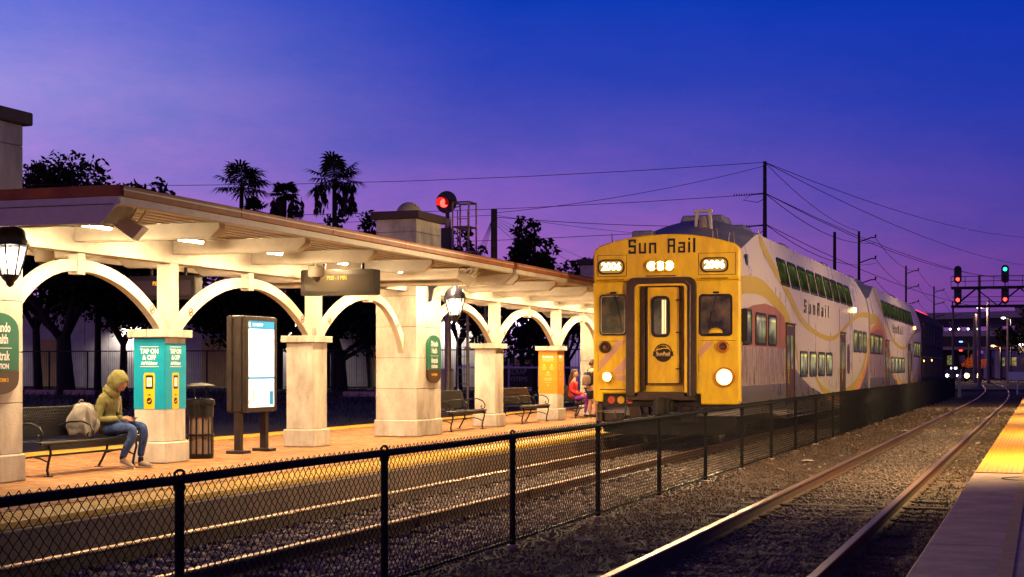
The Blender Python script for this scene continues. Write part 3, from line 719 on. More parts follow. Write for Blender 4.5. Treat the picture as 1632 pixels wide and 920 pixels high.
# ------------------------------------------------------------------ pier wraps
def wrap_teal(p):
    x1, yh = .255, .29; z0, z1 = .785, 1.82
    for face in ('-y', '+x'):
        if face == '-y': MB().box(-x1 - .004, x1 + .004, -yh - .004, -yh - .001, z0, z1).build('teal_poster', 'teal', p)
        else: MB().box(x1 + .001, x1 + .004, -yh - .004, yh + .004, z0, z1 - .075).build('teal_poster', 'teal', p)
        def P(u, z, d=.006):   # u across the face, positive to the right
            return (u, -yh - d, z) if face == '-y' else (x1 + d, u, z)
        for s, z, sz, sx in (('TAP ON', 1.625, .095, .88), ('& OFF', 1.535, .095, .88), ('At Validator', 1.452, .062, .88)):
            text(s, sz, P(0, z), face, 'print_white', p, sx=sx, off=.004, world=False)
        for z in (1.69, 1.40):
            q = MB(); (q.box(-.155, .155, -yh - .0075, -yh - .0045, z, z + .008) if face == '-y' else q.box(x1 + .0045, x1 + .0075, -.155, .155, z, z + .008)); q.build('rule', 'print_white', p)
        ax = 'y' if face == '-y' else 'x'; a0, a1 = ((-yh - .0055, -yh - .0045) if face == '-y' else (x1 + .0045, x1 + .0055))
        sg = -1 if face == '-y' else 1
        body = [(-.09, z0 + .003), (.085, z0 + .003), (.095, 1.27), (.08, 1.315), (-.08, 1.315), (-.095, 1.27)]
        rd = MB().prism(body, ax, a0, a1).build('reader_print', 'print_yellow', p)
        MB().prism(rrect(-.062, .062, 1.08, 1.28, .015), ax, a0 + sg * .0015, a1 + sg * .0015).build('reader_bezel', 'print_black', rd)
        MB().prism(rrect(-.042, .042, 1.115, 1.245, .004), ax, a0 + sg * .003, a1 + sg * .003).build('reader_screen', 'print_white', rd)
        MB().prism([(.025 * math.cos(a), 1.18 + .025 * math.sin(a)) for a in [2 * PI * k / 14 for k in range(14)]], ax, a0 + sg * .0045, a1 + sg * .0045).build('tick_dot', 'print_green', rd)
        MB().prism([(-.014, 1.182), (-.004, 1.168), (.018, 1.194), (.014, 1.199), (-.004, 1.178), (-.01, 1.186)], ax, a0 + sg * .006, a1 + sg * .006).build('tick', 'print_white', rd)
        MB().prism([(-.034, .985), (.034, .985), (0, 1.008)], ax, a0 + sg * .0015, a1 + sg * .0015).build('arrow', 'print_black', rd)
        MB().prism([(.046 * math.cos(a), .905 + .05 * math.sin(a)) for a in [2 * PI * k / 18 for k in range(18)]], ax, a0 + sg * .0015, a1 + sg * .0015).build('tap_dot', 'print_black', rd)
        MB().prism([(-.03, .892), (.0, .885), (.032, .918), (.026, .926), (-.002, .9), (-.026, .904)], ax, a0 + sg * .003, a1 + sg * .003).build('tap_hand', 'print_yellow', rd)
wrap_teal(piers[20.2])
def wrap_orange(p):
    x1, yh = .255, .29; z0, z1 = .70, 1.82
    for face in ('-y', '+x'):
        if face == '-y': MB().box(-x1 - .004, x1 + .004, -yh - .004, -yh - .001, z0, z1).build('orange_poster', 'print_orange', p)
        else: MB().box(x1 + .001, x1 + .004, -yh - .004, yh + .004, z0, z1 - .01).build('orange_poster', 'print_orange', p)
        P = lambda u, z, d=.006: (u, -yh - d, z) if face == '-y' else (x1 + d, u, z)
        text('SUNRAIL', .085, P(0, 1.66), face, 'print_white', p, sx=.9, off=.003, world=False)
        for s, z, sz in (('CONNECTIONS AND', 1.595, .035), ('PLATFORM NOTES', 1.555, .035)):
            text(s, sz, P(0, z), face, 'print_light', p, sx=1, off=.001, world=False)
        ax = 'y' if face == '-y' else 'x'; a0, a1 = ((-yh - .0065, -yh - .0045) if face == '-y' else (x1 + .0045, x1 + .0065))
        for cu, cz in ((-.10, 1.44), (.10, 1.44), (0, 1.25)):
            MB().prism([(cu + .035 * math.cos(a), cz + .035 * math.sin(a)) for a in [2 * PI * k / 14 for k in range(14)]], ax, a0, a1).build('dot', 'print_yellow', p)
        q = MB()
        for (cu, cz, ww) in [(-.10, 1.38, .14), (.10, 1.38, .14), (-.10, 1.355, .11), (.10, 1.355, .11), (-.1, 1.33, .12), (.1, 1.33, .1), (0, 1.19, .16), (0, 1.165, .13), (0, 1.10, .24), (0, 1.075, .2), (0, 1.05, .22), (0, .99, .16), (0, .93, .05), (0, .915, .05), (0, .9, .05)]:
            (q.box(cu - ww / 2, cu + ww / 2, a0, a1, cz, cz + .010) if face == '-y' else q.box(a0, a1, cu - ww / 2, cu + ww / 2, cz, cz + .010))
        q.build('small_print', 'print_light', p)
wrap_orange(piers[39.55])
# ------------------------------------------------------------------ lit map case
def map_case():
    t = thing('map_case', 'tall bronze case on two posts with a brightly lit timetable poster', 'map case', (-12.33, 23.05, PZ))
    for y in (-.46, .42):
        pst = MB().box(-.055, .055, y - .055, y + .055, .02, .70).build('post', 'bronze', t, bevel=.006)
        MB().box(-.16, .16, y - .13, y + .13, 0, .05).build('base_plate', 'bronze', pst, bevel=.008)
    c = MB().box(-.16, .16, -.53, .53, .66, 2.23).build('case', 'bronze', t, bevel=.02, seg=2)
    MB().box(-.165, -.07, -.56, -.532, .68, 2.22).box(-.02, .10, -.56, -.532, .68, 2.22).build('edge_rib', 'bronze', c, bevel=.008)
    f = MB(); ring(rrect(-.525, .525, .68, 2.215, .02), rrect(-.46, .46, .74, 2.155, .01), 'x', .161, .182, f); f.build('frame', 'bronze', c)
    MB().box(.161, .166, -.47, .47, .73, 2.165).build('poster', 'poster_lit', c)
    MB().box(.1665, .168, -.46, .46, 2.02, 2.155).build('poster_band', 'poster_blue', c); MB().box(.1665, .168, -.46, .46, 1.205, 1.235).build('poster_band', 'poster_blue', c); MB().box(.1665, .168, .30, .42, .78, 1.0).build('poster_picture', 'poster_blue', c)
    q = MB(); rr = random.Random(3)
    for k in range(46):
        z = 1.95 - (k // 2) * .03; y0_ = -.43 + (k % 2) * .44; q.box(.1665, .1675, y0_, y0_ + rr.uniform(.12, .38), z, z + .009)
    q.build('timetable_lines', 'poster_faint', c)
    q = MB()
    for k in range(10): q.box(.1665, .1675, rr.uniform(.05, .2), rr.uniform(.25, .42), 1.3 + k * .028, 1.309 + k * .028)
    for k in range(9): q.box(.1665, .1675, -.40 + k * .09, -.39 + k * .09, 1.10, 1.17)
    q.build('map_lines', 'poster_blue', c)
    q = MB().box(.1665, .1675, -.30, -.22, .84, 1.04).box(.1665, .1675, -.5, -.38, .80, .86).prism([(-.44, 2.06), (-.38, 2.04), (-.38, 2.13), (-.44, 2.12)], 'x', .1685, .1695); q.build('poster_picture', 'poster_gold', c)
    text('PLATFORM MAP', .075, (.170, -.12, 2.085), '+x', 'poster_lit', c, sx=.66, world=False)
    area_lamp('case_lamp', (.21, 0, 1.45), .7, 1.3, 10, (.8, .95, 1), c, (0, R(-90), 0))
    return t
map_case()
# ------------------------------------------------------------------ litter bin
mat('bin_liner', (.30, .21, .15), .7, var=.4, vscale=4)
def bin_():
    t = thing('litter_bin', 'black slatted litter bin with rain hood behind the teal pier', 'litter bin', (-12.24, 21.22, PZ)); t.scale = (.86, .86, .97)
    MB().lathe([(.22, 0), (.235, .02), (.235, .07), (.21, .08)], (0, 0, 0), 24).build('base_ring', 'black_iron', t, smooth=True)
    ln = MB().lathe([(.19, .07), (.20, .80), (.195, .81)], (0, 0, 0), 20).build('liner', 'bin_liner', t, smooth=True)
    sl = MB().box(-.004, .004, -.016, .016, .06, .84)
    first = sl.build('slat', 'black_iron', t)
    for k in range(13):
        a = 2 * PI * k / 13 + .1
        o = first if k == 0 else first.copy()
        if k: COL.objects.link(o)
        o.location = (.232 * math.cos(a), .232 * math.sin(a), 0); o.rotation_euler = (0, 0, a)
    MB().lathe([(.20, .66), (.236, .66), (.236, .84), (.20, .84)], (0, 0, 0), 24).build('collar', 'black_iron', t, smooth=True)
    for z in (.36,):
        MB().lathe([(.238, z), (.246, z), (.246, z + .03), (.238, z + .03)], (0, 0, 0), 24).build('hoop', 'black_iron', t, smooth=True)
    MB().lathe([(.255, .84), (.262, .86), (.255, .93), (.17, .95), (.16, .945)], (0, 0, 0), 24).build('rim', 'black_iron', t, smooth=True)
    for s in (-1, 1): MB().cyl((0, s * .2, .93), (0, s * .2, 1.15), .012, 6).build('hood_strut', 'black_iron', t)
    MB().lathe([(.26, 1.13), (.265, 1.145), (.22, 1.17), (.10, 1.19), (.01, 1.195)], (0, 0, 0), 24).build('hood', 'black_iron', t, smooth=True)
bin_()
# ------------------------------------------------------------------ benches (face the track, +x)
def bench():
    t = thing('bench', 'x', 'bench', (0, 0, 0), group='black perforated metal benches')
    LEN = 2.35
    # seat: perforated strap grid, rolled front
    def strap_panel(path, name, nl):
        mb = MB()
        # long straps following y at path points
        for k in range(nl):
            f = k / (nl - 1); i = f * (len(path) - 1); a = int(min(i, len(path) - 2)); u = i - a
            x = path[a][0] * (1 - u) + path[a + 1][0] * u; z = path[a][1] * (1 - u) + path[a + 1][1] * u
            mb.box(x - .011, x + .011, 0, LEN, z - .003, z + .003) if abs(path[-1][0] - path[0][0]) > abs(path[-1][1] - path[0][1]) else mb.box(x - .003, x + .003, 0, LEN, z - .011, z + .011)
        ny = 62
        for k in range(ny + 1):
            y = LEN * k / ny
            a = [(p[0] - .0, p[1] + .0045) for p in path]; b = [(p[0], p[1] - .0045) for p in path]
            if abs(path[-1][0] - path[0][0]) <= abs(path[-1][1] - path[0][1]):
                a = [(p[0] + .0045, p[1]) for p in path]; b = [(p[0] - .0045, p[1]) for p in path]
            mb.strip(a, b, 'y', y - .007, y + .007)
        return mb.build(name, 'black_iron', t)
    seat = [(.03, .435), (-.06, .445), (-.22, .435), (-.40, .43), (-.46, .44)]
    back = [(-.47, .49), (-.49, .58), (-.53, .72), (-.575, .85)]
    strap_panel(seat, 'seat', 13); strap_panel(back, 'backrest', 12)
    MB().tube([(.035, 0, .425), (.035, LEN, .425)], .02, 8).build('front_roll', 'black_iron', t, smooth=True)
    MB().box(.02, .032, 0, LEN, .35, .425).build('apron', 'black_iron', t)
    MB().tube([(-.58, 0, .86), (-.58, LEN, .86)], .014, 8).build('top_rail', 'black_iron', t, smooth=True)
    MB().tube([(-.21, .15, .25), (-.21, LEN - .15, .25)], .013, 6).build('stretcher', 'black_iron', t)
    for y in (.18, LEN - .18):
        fr = MB()
        fr.tube([(.04, y, .40), (.055, y, .30), (.02, y, .18), (.0, y, .08), (.02, y, .012)], .017, 7)
        fr.tube([(-.40, y, .42), (-.42, y, .26), (-.50, y, .10), (-.56, y, .012)], .017, 7)
        fr.tube([(-.44, y, .42), (-.50, y, .62), (-.57, y, .84)], .014, 7)
        fr.tube([(.0, y, .19), (-.10, y, .23), (-.21, y, .25), (-.34, y, .23), (-.44, y, .20)], .012, 6)
        fr.cbox((.02, y, .006), (.10, .06, .012)).cbox((-.56, y, .006), (.10, .06, .012))
        fr.build('leg_frame', 'black_iron', t, smooth=True)
    for y in (.06, LEN / 2, LEN - .06):
        am = MB(); 
        am.tube([(-.52, y, .60), (-.36, y, .665), (-.16, y, .68), (-.03, y, .63), (.03, y, .54), (.01, y, .47), (-.05, y, .455), (-.075, y, .50), (-.04, y, .53)], .013, 7)
        am.build('armrest', 'black_iron', t, smooth=True)
    return t
b0 = bench(); b0.location = (-12.02, 16.83, PZ); b0['label'] = 'black metal bench with the hooded person and pale bag on it'
for (x, y, lab) in ((-12.05, 31.25, 'empty black metal bench just beyond the big middle column'), (-12.07, 36.15, 'empty brownish lit metal bench before the orange notice pier'), (-12.12, 40.95, 'black metal bench with the woman in red sitting on it')):
    copy_tree(b0, (x, y, PZ), 0, lab)
# ------------------------------------------------------------------ train
mat('train_yellow', (.93, .60, .008), .42, var=.3, vscale=4.5, coat=.15, bump=.08, bscale=8, col2=(.72, .40, .010), stretch=(1, 1, .35))
mat('train_white', (.44, .375, .33), .30, var=.07, vscale=1.2, stretch=(1, 1, .4))
mat('train_roof', (.20, .19, .26), .5, metal=.2, var=.3, vscale=2)
mat('train_gold', (.36, .255, .018), .45, var=.12, vscale=2)
mat('train_orange', (.48, .17, .02), .45, var=.12, vscale=2)
mat('train_brown', (.32, .13, .045), .35, metal=.15, var=.4, vscale=3, stretch=(1, 3, .5))
mat('train_grey', (.17, .15, .14), .3, metal=.4, var=.3, vscale=2.5)
mat('train_steel', (.50, .38, .30), .28, metal=.45, var=.7, vscale=3.5, stretch=(1, 4, .35), bump=.25, bscale=3)  # warm streaks in the colour stand for reflected platform light
mat('door_brown', (.10, .05, .03), .35, metal=.4, var=.3)
mat('rubber', (.010, .009, .009), .5)
mat('under_dark', (.03, .024, .02), .7, metal=.3, var=.5, vscale=5)
mat('frame_brown', (.055, .028, .014), .45, var=.4, vscale=5)
mat('glass_dark', (.012, .010, .010), .06, spec=.8)
mat('disc_red', (.5, .06, .03), .5); mat('disc_yellow', (.7, .38, .02), .5)
mat('stripe_pink', (.62, .33, .22), .4)
mat('number_lit', (1, 1, 1), .5, emit=(1, .88, .50), es=3.6)
mat('number_box', (.12, .06, .01), .3, emit=(.9, .50, .06), es=.45)
mat('door_glow', (.8, .6, .3), .4, emit=(1, .72, .34), es=1.1)
mat('lens_amber', (.1, .03, .01), .12, spec=.8)
def lit_pane(name, c1, c2, es):
    m = mat(name, (.01, .012, .01), (.5 if name == 'pane_up' else .12), spec=(.0 if name == 'pane_up' else .4)); t = m.node_tree; n = t.nodes; l = t.links; b = n['Principled BSDF']
    tcd = n.new('ShaderNodeTexCoord'); oi = n.new('ShaderNodeObjectInfo'); cv = n.new('ShaderNodeVectorMath'); cv.operation = 'ADD'
    l.new(tcd.outputs['Object'], cv.inputs[0]); l.new(oi.outputs['Location'], cv.inputs[1])
    x = n.new('ShaderNodeTexNoise'); x.inputs['Scale'].default_value = 2.6; x.inputs['Detail'].default_value = 4; l.new(cv.outputs[0], x.inputs[0])
    r = n.new('ShaderNodeValToRGB'); e = r.color_ramp.elements; e[0].position = .40; e[1].position = .64; e[0].color = (*c2, 1); e[1].color = (*c1, 1)
    l.new(x.outputs[0], r.inputs[0]); sz = n.new('ShaderNodeSeparateXYZ'); l.new(tcd.outputs['Object'], sz.inputs[0]); zr = n.new('ShaderNodeValToRGB'); ze = zr.color_ramp.elements
    mr = n.new('ShaderNodeMapRange'); mr.inputs[1].default_value = -.36; mr.inputs[2].default_value = .36; l.new(sz.outputs['Z'], mr.inputs[0]); l.new(mr.outputs[0], zr.inputs[0])
    ze[0].position = .22; ze[0].color = (.25, .25, .25, 1); ze[1].position = .42; ze[1].color = (.8, .8, .8, 1)
    for p_, c_ in ((.74, (1, 1, 1, 1)), (.80, (2.4, 2.0, 1.0, 1)), (.86, (.5, .5, .5, 1))):
        q_ = ze.new(p_); q_.color = c_
    mm = n.new('ShaderNodeMix'); mm.data_type = 'RGBA'; mm.blend_type = 'MULTIPLY'; mm.inputs[0].default_value = 1; l.new(r.outputs[0], mm.inputs[6]); l.new(zr.outputs[0], mm.inputs[7]); l.new(mm.outputs[2], b.inputs['Emission Color']); b.inputs['Emission Strength'].default_value = es
lit_pane('pane_low', (.60, .58, .20), (.12, .12, .03), .8)
lit_pane('pane_mid', (.50, .48, .14), (.10, .10, .03), .8)
lit_pane('pane_up', (.045, .07, .014), (.004, .009, .003), 1.0)
lit_pane('pane_cab', (.35, .17, .05), (.02, .012, .008), .6)
TX = -7.2
def side_x(z): 
    return 1.5 if z <= 3.45 else (1.5 - (z - 3.45) / .30 * .06 if z <= 3.75 else 1.44 - (z - 3.75) / .75 * .16)
def section(zs, zc, hw, zb, k=7):
    pts = [(1.5, zb), (1.5, 3.45), (1.5 - .06 * min(1, (zs - 3.45) / .5), min(3.75, zs - .12)), (hw, zs)]
    for i in range(1, k + 1):
        u = i / k; pts.append((hw * (1 - u), zs + (zc - zs) * math.sin(u * PI / 2) ** 1))
    return pts + [(-x, z) for x, z in pts[-2::-1]]
def band(name, cl, wd, m, t, sgn=1, off=.004, nx=5):
    """cl: [(y,z)], wd: widths; lies on the car side"""
    ys = []; P = []
    n = len(cl); dense = []
    for i in range(n - 1):
        for k in range(6):
            u = k / 6
            p0 = cl[max(i - 1, 0)]; p1 = cl[i]; p2 = cl[i + 1]; p3 = cl[min(i + 2, n - 1)]
            f = lambda j: .5 * (2 * p1[j] + (p2[j] - p0[j]) * u + (2 * p0[j] - 5 * p1[j] + 4 * p2[j] - p3[j]) * u * u + (3 * p1[j] - p0[j] - 3 * p2[j] + p3[j]) * u ** 3)
            dense.append((f(0), f(1), wd[i] * (1 - u) + wd[i + 1] * u))
    dense.append((cl[-1][0], cl[-1][1], wd[-1]))
    vs = []; 
    for i, (y, z, w) in enumerate(dense):
        a = dense[max(i - 1, 0)]; b = dense[min(i + 1, len(dense) - 1)]; d = Vector((b[0] - a[0], b[1] - a[1])).normalized(); nn = (-d.y, d.x)
        for k in range(nx + 1):
            s = (k / nx - .5) * w; yy = min(max(y + nn[0] * s, .22), 24.18); zz = z + nn[1] * s
            vs.append((sgn * (side_x(zz) + off), yy, zz))
    fs = [(i * (nx + 1) + k, i * (nx + 1) + k + 1, (i + 1) * (nx + 1) + k + 1, (i + 1) * (nx + 1) + k) for i in range(len(dense) - 1) for k in range(nx)]
    mb = MB(); mb.add(vs, fs); mb.build(name, m, t)
def region(name, top, bot, m, t, sgn=1, off=.003, nz=6):
    """area between two polylines given at the same y's"""
    vs = []
    for (y, zt), (_, zb) in zip(top, bot):
        for k in range(nz + 1):
            z = zb + (zt - zb) * k / nz; vs.append((sgn * (side_x(z) + off), y, z))
    fs = [(i * (nz + 1) + k, i * (nz + 1) + k + 1, (i + 1) * (nz + 1) + k + 1, (i + 1) * (nz + 1) + k) for i in range(len(top) - 1) for k in range(nz)]
    MB().add(vs, fs).build(name, m, t)
win_cache = {}
def side_window(t, y0, y1, z0, z1, pane, sgn=1, r=.10):
    w, h = y1 - y0, z1 - z0; key = (round(w, 2), round(h, 2), pane)
    zc = (z0 + z1) / 2; x = sgn * side_x(zc)
    tilt = 0 if z0 < 3.3 else math.atan(.16 / .75)
    loc = (x, (y0 + y1) / 2, zc); rot = (0, (-tilt if sgn > 0 else tilt), 0 if sgn > 0 else PI)
    if sgn < 0: rot = (0, -tilt, PI)
    if key in win_cache:
        f0 = win_cache[key]; f = f0.copy(); COL.objects.link(f); f.parent = t
        p = f0.children[0].copy(); COL.objects.link(p); p.parent = f
    else:
        mb = MB(); ring(rrect(-w / 2, w / 2, -h / 2, h / 2, r), rrect(-w / 2 + .055, w / 2 - .055, -h / 2 + .055, h / 2 - .055, r - .04), 'x', -.02, .022, mb)
        f = mb.build('window', 'rubber', t); 
        MB().prism(rrect(-w / 2 + .05, w / 2 - .05, -h / 2 + .05, h / 2 - .05, r - .04), 'x', -.01, .008).build('pane', pane, f)
        win_cache[key] = f
    f.location = loc; f.rotation_euler = rot
    return f
def wheels(t, yc):
    g = MB().box(-1.15, -.95, yc - 1.6, yc + 1.6, .35, .72).box(.95, 1.15, yc - 1.6, yc + 1.6, .35, .72).box(-1.1, 1.1, yc - .3, yc + .3, .4, .7)
    b = g.build('bogie', 'under_dark', t, bevel=.03)
    for dy in (-1.2, 1.2):
        for s in (-1, 1):
            MB().lathe([(.40, -.06), (.46, -.055), (.43, -.02), (.43, .06), (.30, .065), (.12, .03), (.11, .1)] if s > 0 else [(.11, -.1), (.12, -.03), (.30, -.065), (.43, -.06), (.43, .02), (.46, .055), (.40, .06)], (s * .76, yc + dy, .43), 24, 'x').build('wheel', 'steel', b, smooth=True)
def car(t, cab):
    zb = .62
    secs = [(.2, 3.93, 4.24, 1.40, zb), (.9, 4.02, 4.36, 1.38, zb), (3.0, 4.46, 4.80, 1.29, zb), (3.4, 4.5, 4.85, 1.28, zb), (6.0, 4.5, 4.85, 1.28, .40), (18.5, 4.5, 4.85, 1.28, .40), (21.4, 4.5, 4.85, 1.28, zb), (21.8, 4.46, 4.81, 1.29, zb), (24.0, 3.98, 4.22, 1.38, zb)]
    if not cab: secs[0] = (.2, 3.96, 4.22, 1.40, zb)
    S_ = [section(a[1], a[2], a[3], a[4]) for a in secs]; n = len(S_[0]); vs = []
    for a, s_ in zip(secs, S_): vs += [(p[0], a[0], p[1]) for p in s_]
    # sides and roof as two meshes: white shell up to the shoulder, roof above it
    sh = MB(); m = len(secs)
    side_idx = [0, 1, 2, 3]; 
    fsW, fsR = [], []
    for i in range(m - 1):
        for k in range(n - 1):
            q = (i * n + k, i * n + k + 1, (i + 1) * n + k + 1, (i + 1) * n + k)
            (fsR if 3 <= k < n - 4 else fsW).append(q)
        fsW.append((i * n + n - 1, i * n, (i + 1) * n, (i + 1) * n + n - 1))
    fsW += [tuple(range(n))[::-1], tuple((m - 1) * n + k for k in range(n))]
    body = MB().add(vs, fsW).build('body_shell', 'train_white', t, smooth=True)
    MB().add(vs, fsR).build('roof', 'train_roof', t, smooth=True)
    for sg in (1, -1):
        # livery
        region('grey_skirt', [(.22, 1.22), (6.0, 1.22), (7.2, 1.60), (8.2, 1.36), (10, 1.08), (12.2, .88), (14.2, .70)], [(y, z_) for y, z_ in ((.22, .63), (6.0, .63), (7.2, .55), (8.2, .5), (10, .5), (12.2, .5), (14.2, .5))], 'train_grey', t, sg, .003)
        region('steel_panel', [(.22, 2.02), (2, 2.02), (4, 2.02), (5.8, 2.02)], [(.22, 1.23), (2, 1.23), (4, 1.23), (5.8, 1.23)], 'train_steel', t, sg, .003)
        region('brown_patch', [(.22, 2.70), (.9, 2.80), (1.55, 2.88), (3.0, 2.97), (4.7, 2.92), (5.6, 2.74), (5.83, 2.6)], [(y, 2.025) for y in (.22, .9, 1.55, 3.0, 4.7, 5.6, 5.83)], 'train_brown', t, sg, .003)
        band('gold_band', [(.1, 3.22), (1.2, 3.29), (2.7, 3.28), (4.3, 3.09), (5.8, 2.83), (6.9, 2.42), (7.6, 1.9), (7.9, 1.5)], [.36, .37, .34, .30, .28, .22, .14, .05], 'train_gold', t, sg, .005)
        band('gold_band', [(3.35, 4.44), (4.5, 3.88), (6.2, 3.33), (8.4, 2.77), (10.9, 2.50), (14.2, 2.40), (16.8, 2.70), (19.6, 3.14), (22, 3.32), (24.3, 3.36)], [.46, .34, .24, .17, .13, .13, .13, .15, .17, .2], 'train_gold', t, sg, .0065)
        band('orange_band', [(10.2, 1.62), (11.4, 1.20), (12.8, .92), (14.8, .78), (17.6, .85), (20.3, 1.12), (22.3, 1.6), (23.6, 2.2), (24.3, 2.6)], [.05, .13, .20, .22, .22, .22, .24, .26, .28], 'train_gold', t, sg, .005)
        band('orange_band', [(13.0, .80), (14.8, .64), (17.6, .68), (20.5, .92), (22.7, 1.4), (24.2, 2.1)], [.05, .14, .18, .2, .22, .24], 'train_orange', t, sg, .0065)
        region('grey_skirt', [(20.6, .75), (22, 1.05), (23, 1.5), (24, 2.0)], [(20.6, .63), (22, .63), (23, .63), (24, .63)], 'train_grey', t, sg, .0035)
        if not cab: band('orange_band', [(.1, 2.65), (1.5, 2.95), (3.4, 3.06), (5.4, 2.9), (7.2, 2.3), (8.9, 1.6), (10.8, 1.0), (13, .78)], [.2, .2, .2, .2, .2, .16, .12, .08], 'train_orange', t, sg, .007)
        # windows
        for k in range(9): side_window(t, 5.22 + k * 1.6, 5.22 + k * 1.6 + 1.30, 3.47, 4.13, 'pane_up', sg, .11)
        for a in (8.1, 9.77, 11.39, 13.0): side_window(t, a, a + 1.24, 1.35, 2.0, 'pane_low', sg)
        for a in ((.35, 1.32, 2.06, 2.78), (1.78, 3.09, 2.06, 2.75), (3.36, 4.44, 2.06, 2.75)): side_window(t, *a, 'pane_mid', sg)
        for a in (19.6, 20.9, 22.25): side_window(t, a, a + 1.0, 2.06, 2.78, 'pane_mid', sg)
        MB().prism(rrect(17.85, 18.6, 1.38, 2.30, .3, 5), 'x', sg * 1.4, sg * 1.51).build('oval_panel', 'door_brown', t)
        # doors
        for a, b in ((5.86, 7.1), (16.2, 17.25)):
            d = MB().box(min(sg * 1.49, sg * 1.506), max(sg * 1.49, sg * 1.506), a, b, .72, 2.57).build('door', 'door_brown', t, bevel=.004)
            f_ = MB()
            for yy in (a - .02, b - .01): f_.box(min(sg * 1.49, sg * 1.53), max(sg * 1.49, sg * 1.53), yy, yy + .03, .70, 2.6)
            f_.box(min(sg * 1.49, sg * 1.56), max(sg * 1.49, sg * 1.56), a - .05, b + .05, 2.6, 2.64)
            f_.box(min(sg * 1.49, sg * 1.515), max(sg * 1.49, sg * 1.515), (a + b) / 2 - .012, (a + b) / 2 + .012, .72, 2.57)
            f_.build('door_frame', 'frame_brown', d)
            for u in (.28, .72):
                yy = a + (b - a) * u; MB().prism(rrect(yy - .16, yy + .16, 1.55, 2.35, .06), 'x', sg * 1.508, sg * 1.512).build('door_pane', 'pane_mid', d)
            MB().cyl((sg * 1.55, a + .1, 1.2), (sg * 1.55, a + .1, 1.75), .015, 6).build('handle', 'train_gold', d)
        q = MB()
        for y_ in (5.0, 16.0, 19.2):
            q.box(min(sg * 1.5, sg * 1.506), max(sg * 1.5, sg * 1.506), y_, y_ + .012, .7, 3.3)
        q.build('panel_seam', 'frame_brown', t)
    for s_ in (1,):
        stroke_text('SunRail', .34, 1.509, 11.1, 3.13, 'rubber', t, gap=.75, sx=1.75, axis='x')
    # roof vents
    for y_ in (3.6, 6.2, 12.0, 20.3):
        MB().prism([(-.55, 4.72), (-.45, 4.98), (.45, 4.98), (.55, 4.72)], 'y', y_, y_ + .9).build('roof_vent', 'train_roof', t, bevel=.03)
    lm = MB().lathe([(.075, 0), (.08, .02), (.06, .06), (.01, .07)], (1.505, 19.7, 3.40), 14, 'x').build('marker_lamp', 'head_amber' if cab else 'point_orange', t, smooth=True)
    wheels(t, 2.9); wheels(t, 21.3)
    MB().box(-.9, .9, 23.95, 24.2, .7, 3.3).build('gangway', 'rubber', t)
# --- cab car
t1 = thing('cab_car', 'yellow-fronted double-deck train car numbered 2006 with lit headlights', 'train car', (TX, 30.8, 0))
car(t1, True)
# front: built of plates round the recessed door
fa = []
arc = [(1.5 * math.sin(a) * 1.0, 0) for a in (0, 1)]
def top_z(x): return 4.03 + .24 * (1 - (abs(x) / 1.46) ** 2.2)
hdr = [(-.74, 3.33), (-1.5, 3.33), (-1.5, 3.92), (-1.46, 3.99)] + [(x, top_z(x)) for x in np.linspace(-1.38, 1.38, 15)] + [(1.46, 3.99), (1.5, 3.92), (1.5, 3.33), (.57, 3.33)]
MB().prism(hdr, 'y', 0, .24).build('front_header', 'train_yellow', t1, bevel=.035, seg=2)
MB().prism([(-.74, 3.327), (-1.5, 3.327), (-1.5, .93), (-1.44, .89), (-1.30, .89), (-1.30, 1.06), (-.74, 1.06)], 'y', 0, .24).build('front_panel', 'train_yellow', t1, bevel=.03, seg=2)
MB().prism([(.57, 3.327), (1.5, 3.327), (1.5, .93), (1.44, .85), (.72, .85), (.72, 1.06), (.57, 1.06)], 'y', 0, .24).build('front_panel', 'train_yellow', t1, bevel=.03, seg=2)
MB().box(-1.42, 1.42, .05, .235, .8, 1.055).build('front_sill', 'under_dark', t1)
# door portal: raised rounded frame and recess
mb = MB(); 
def portal(x0, x1, z0, z1, r, n=6):
    return [(x1, z0)] + [(x1 - r + r * math.cos(R(90 * k / n)), z1 - r + r * math.sin(R(90 * k / n))) for k in range(n + 1)] + [(x0 + r + r * math.cos(R(90 + 90 * k / n)), z1 - r + r * math.sin(R(90 + 90 * k / n))) for k in range(n + 1)] + [(x0, z0)]
mb.strip(portal(-.80, .64, 1.00, 3.40, .18), portal(-.62, .46, 1.00, 3.27, .10), 'y', -.07, .03)
mb.build('portal_frame', 'frame_brown', t1, bevel=.015)
mb = MB(); mb.strip(portal(-.625, .465, 1.02, 3.275, .10), portal(-.56, .40, 1.02, 3.23, .06), 'y', -.05, .22); mb.build('portal_lining', 'train_yellow', t1)
MB().box(-.80, .64, -.05, .2, .93, 1.10).build('portal_sill', 'frame_brown', t1, bevel=.01)
MB().box(-.56, .40, .19, .22, 1.1, 3.25).build('door_jamb', 'train_yellow', t1)
MB().box(-.53, -.44, .10, .2, 1.12, 3.22).build('door_track', 'frame_brown', t1)
MB().box(.345, .375, .12, .19, 1.12, 3.22).build('door_track', 'frame_brown', t1)
dr = MB().box(-.40, .28, .10, .16, 1.26, 3.22).build('cab_door', 'train_yellow', t1, bevel=.012)
fq = MB(); fq.strip(rrect(-.405, .285, 1.255, 3.225, .02) + rrect(-.405, .285, 1.255, 3.225, .02)[:1], rrect(-.385, .265, 1.275, 3.205, .02) + rrect(-.385, .265, 1.275, 3.205, .02)[:1], 'y', .092, .100); fq.build('door_seal', 'rubber', dr)
q = MB(); ring(rrect(-.31, .075, 2.20, 3.03, .11), rrect(-.26, .025, 2.25, 2.98, .08), 'y', .075, .105, q); q.build('door_window_frame', 'rubber', dr)
MB().prism(rrect(-.262, .027, 2.248, 2.982, .08), 'y', .09, .102).build('door_pane', 'pane_cab', dr)
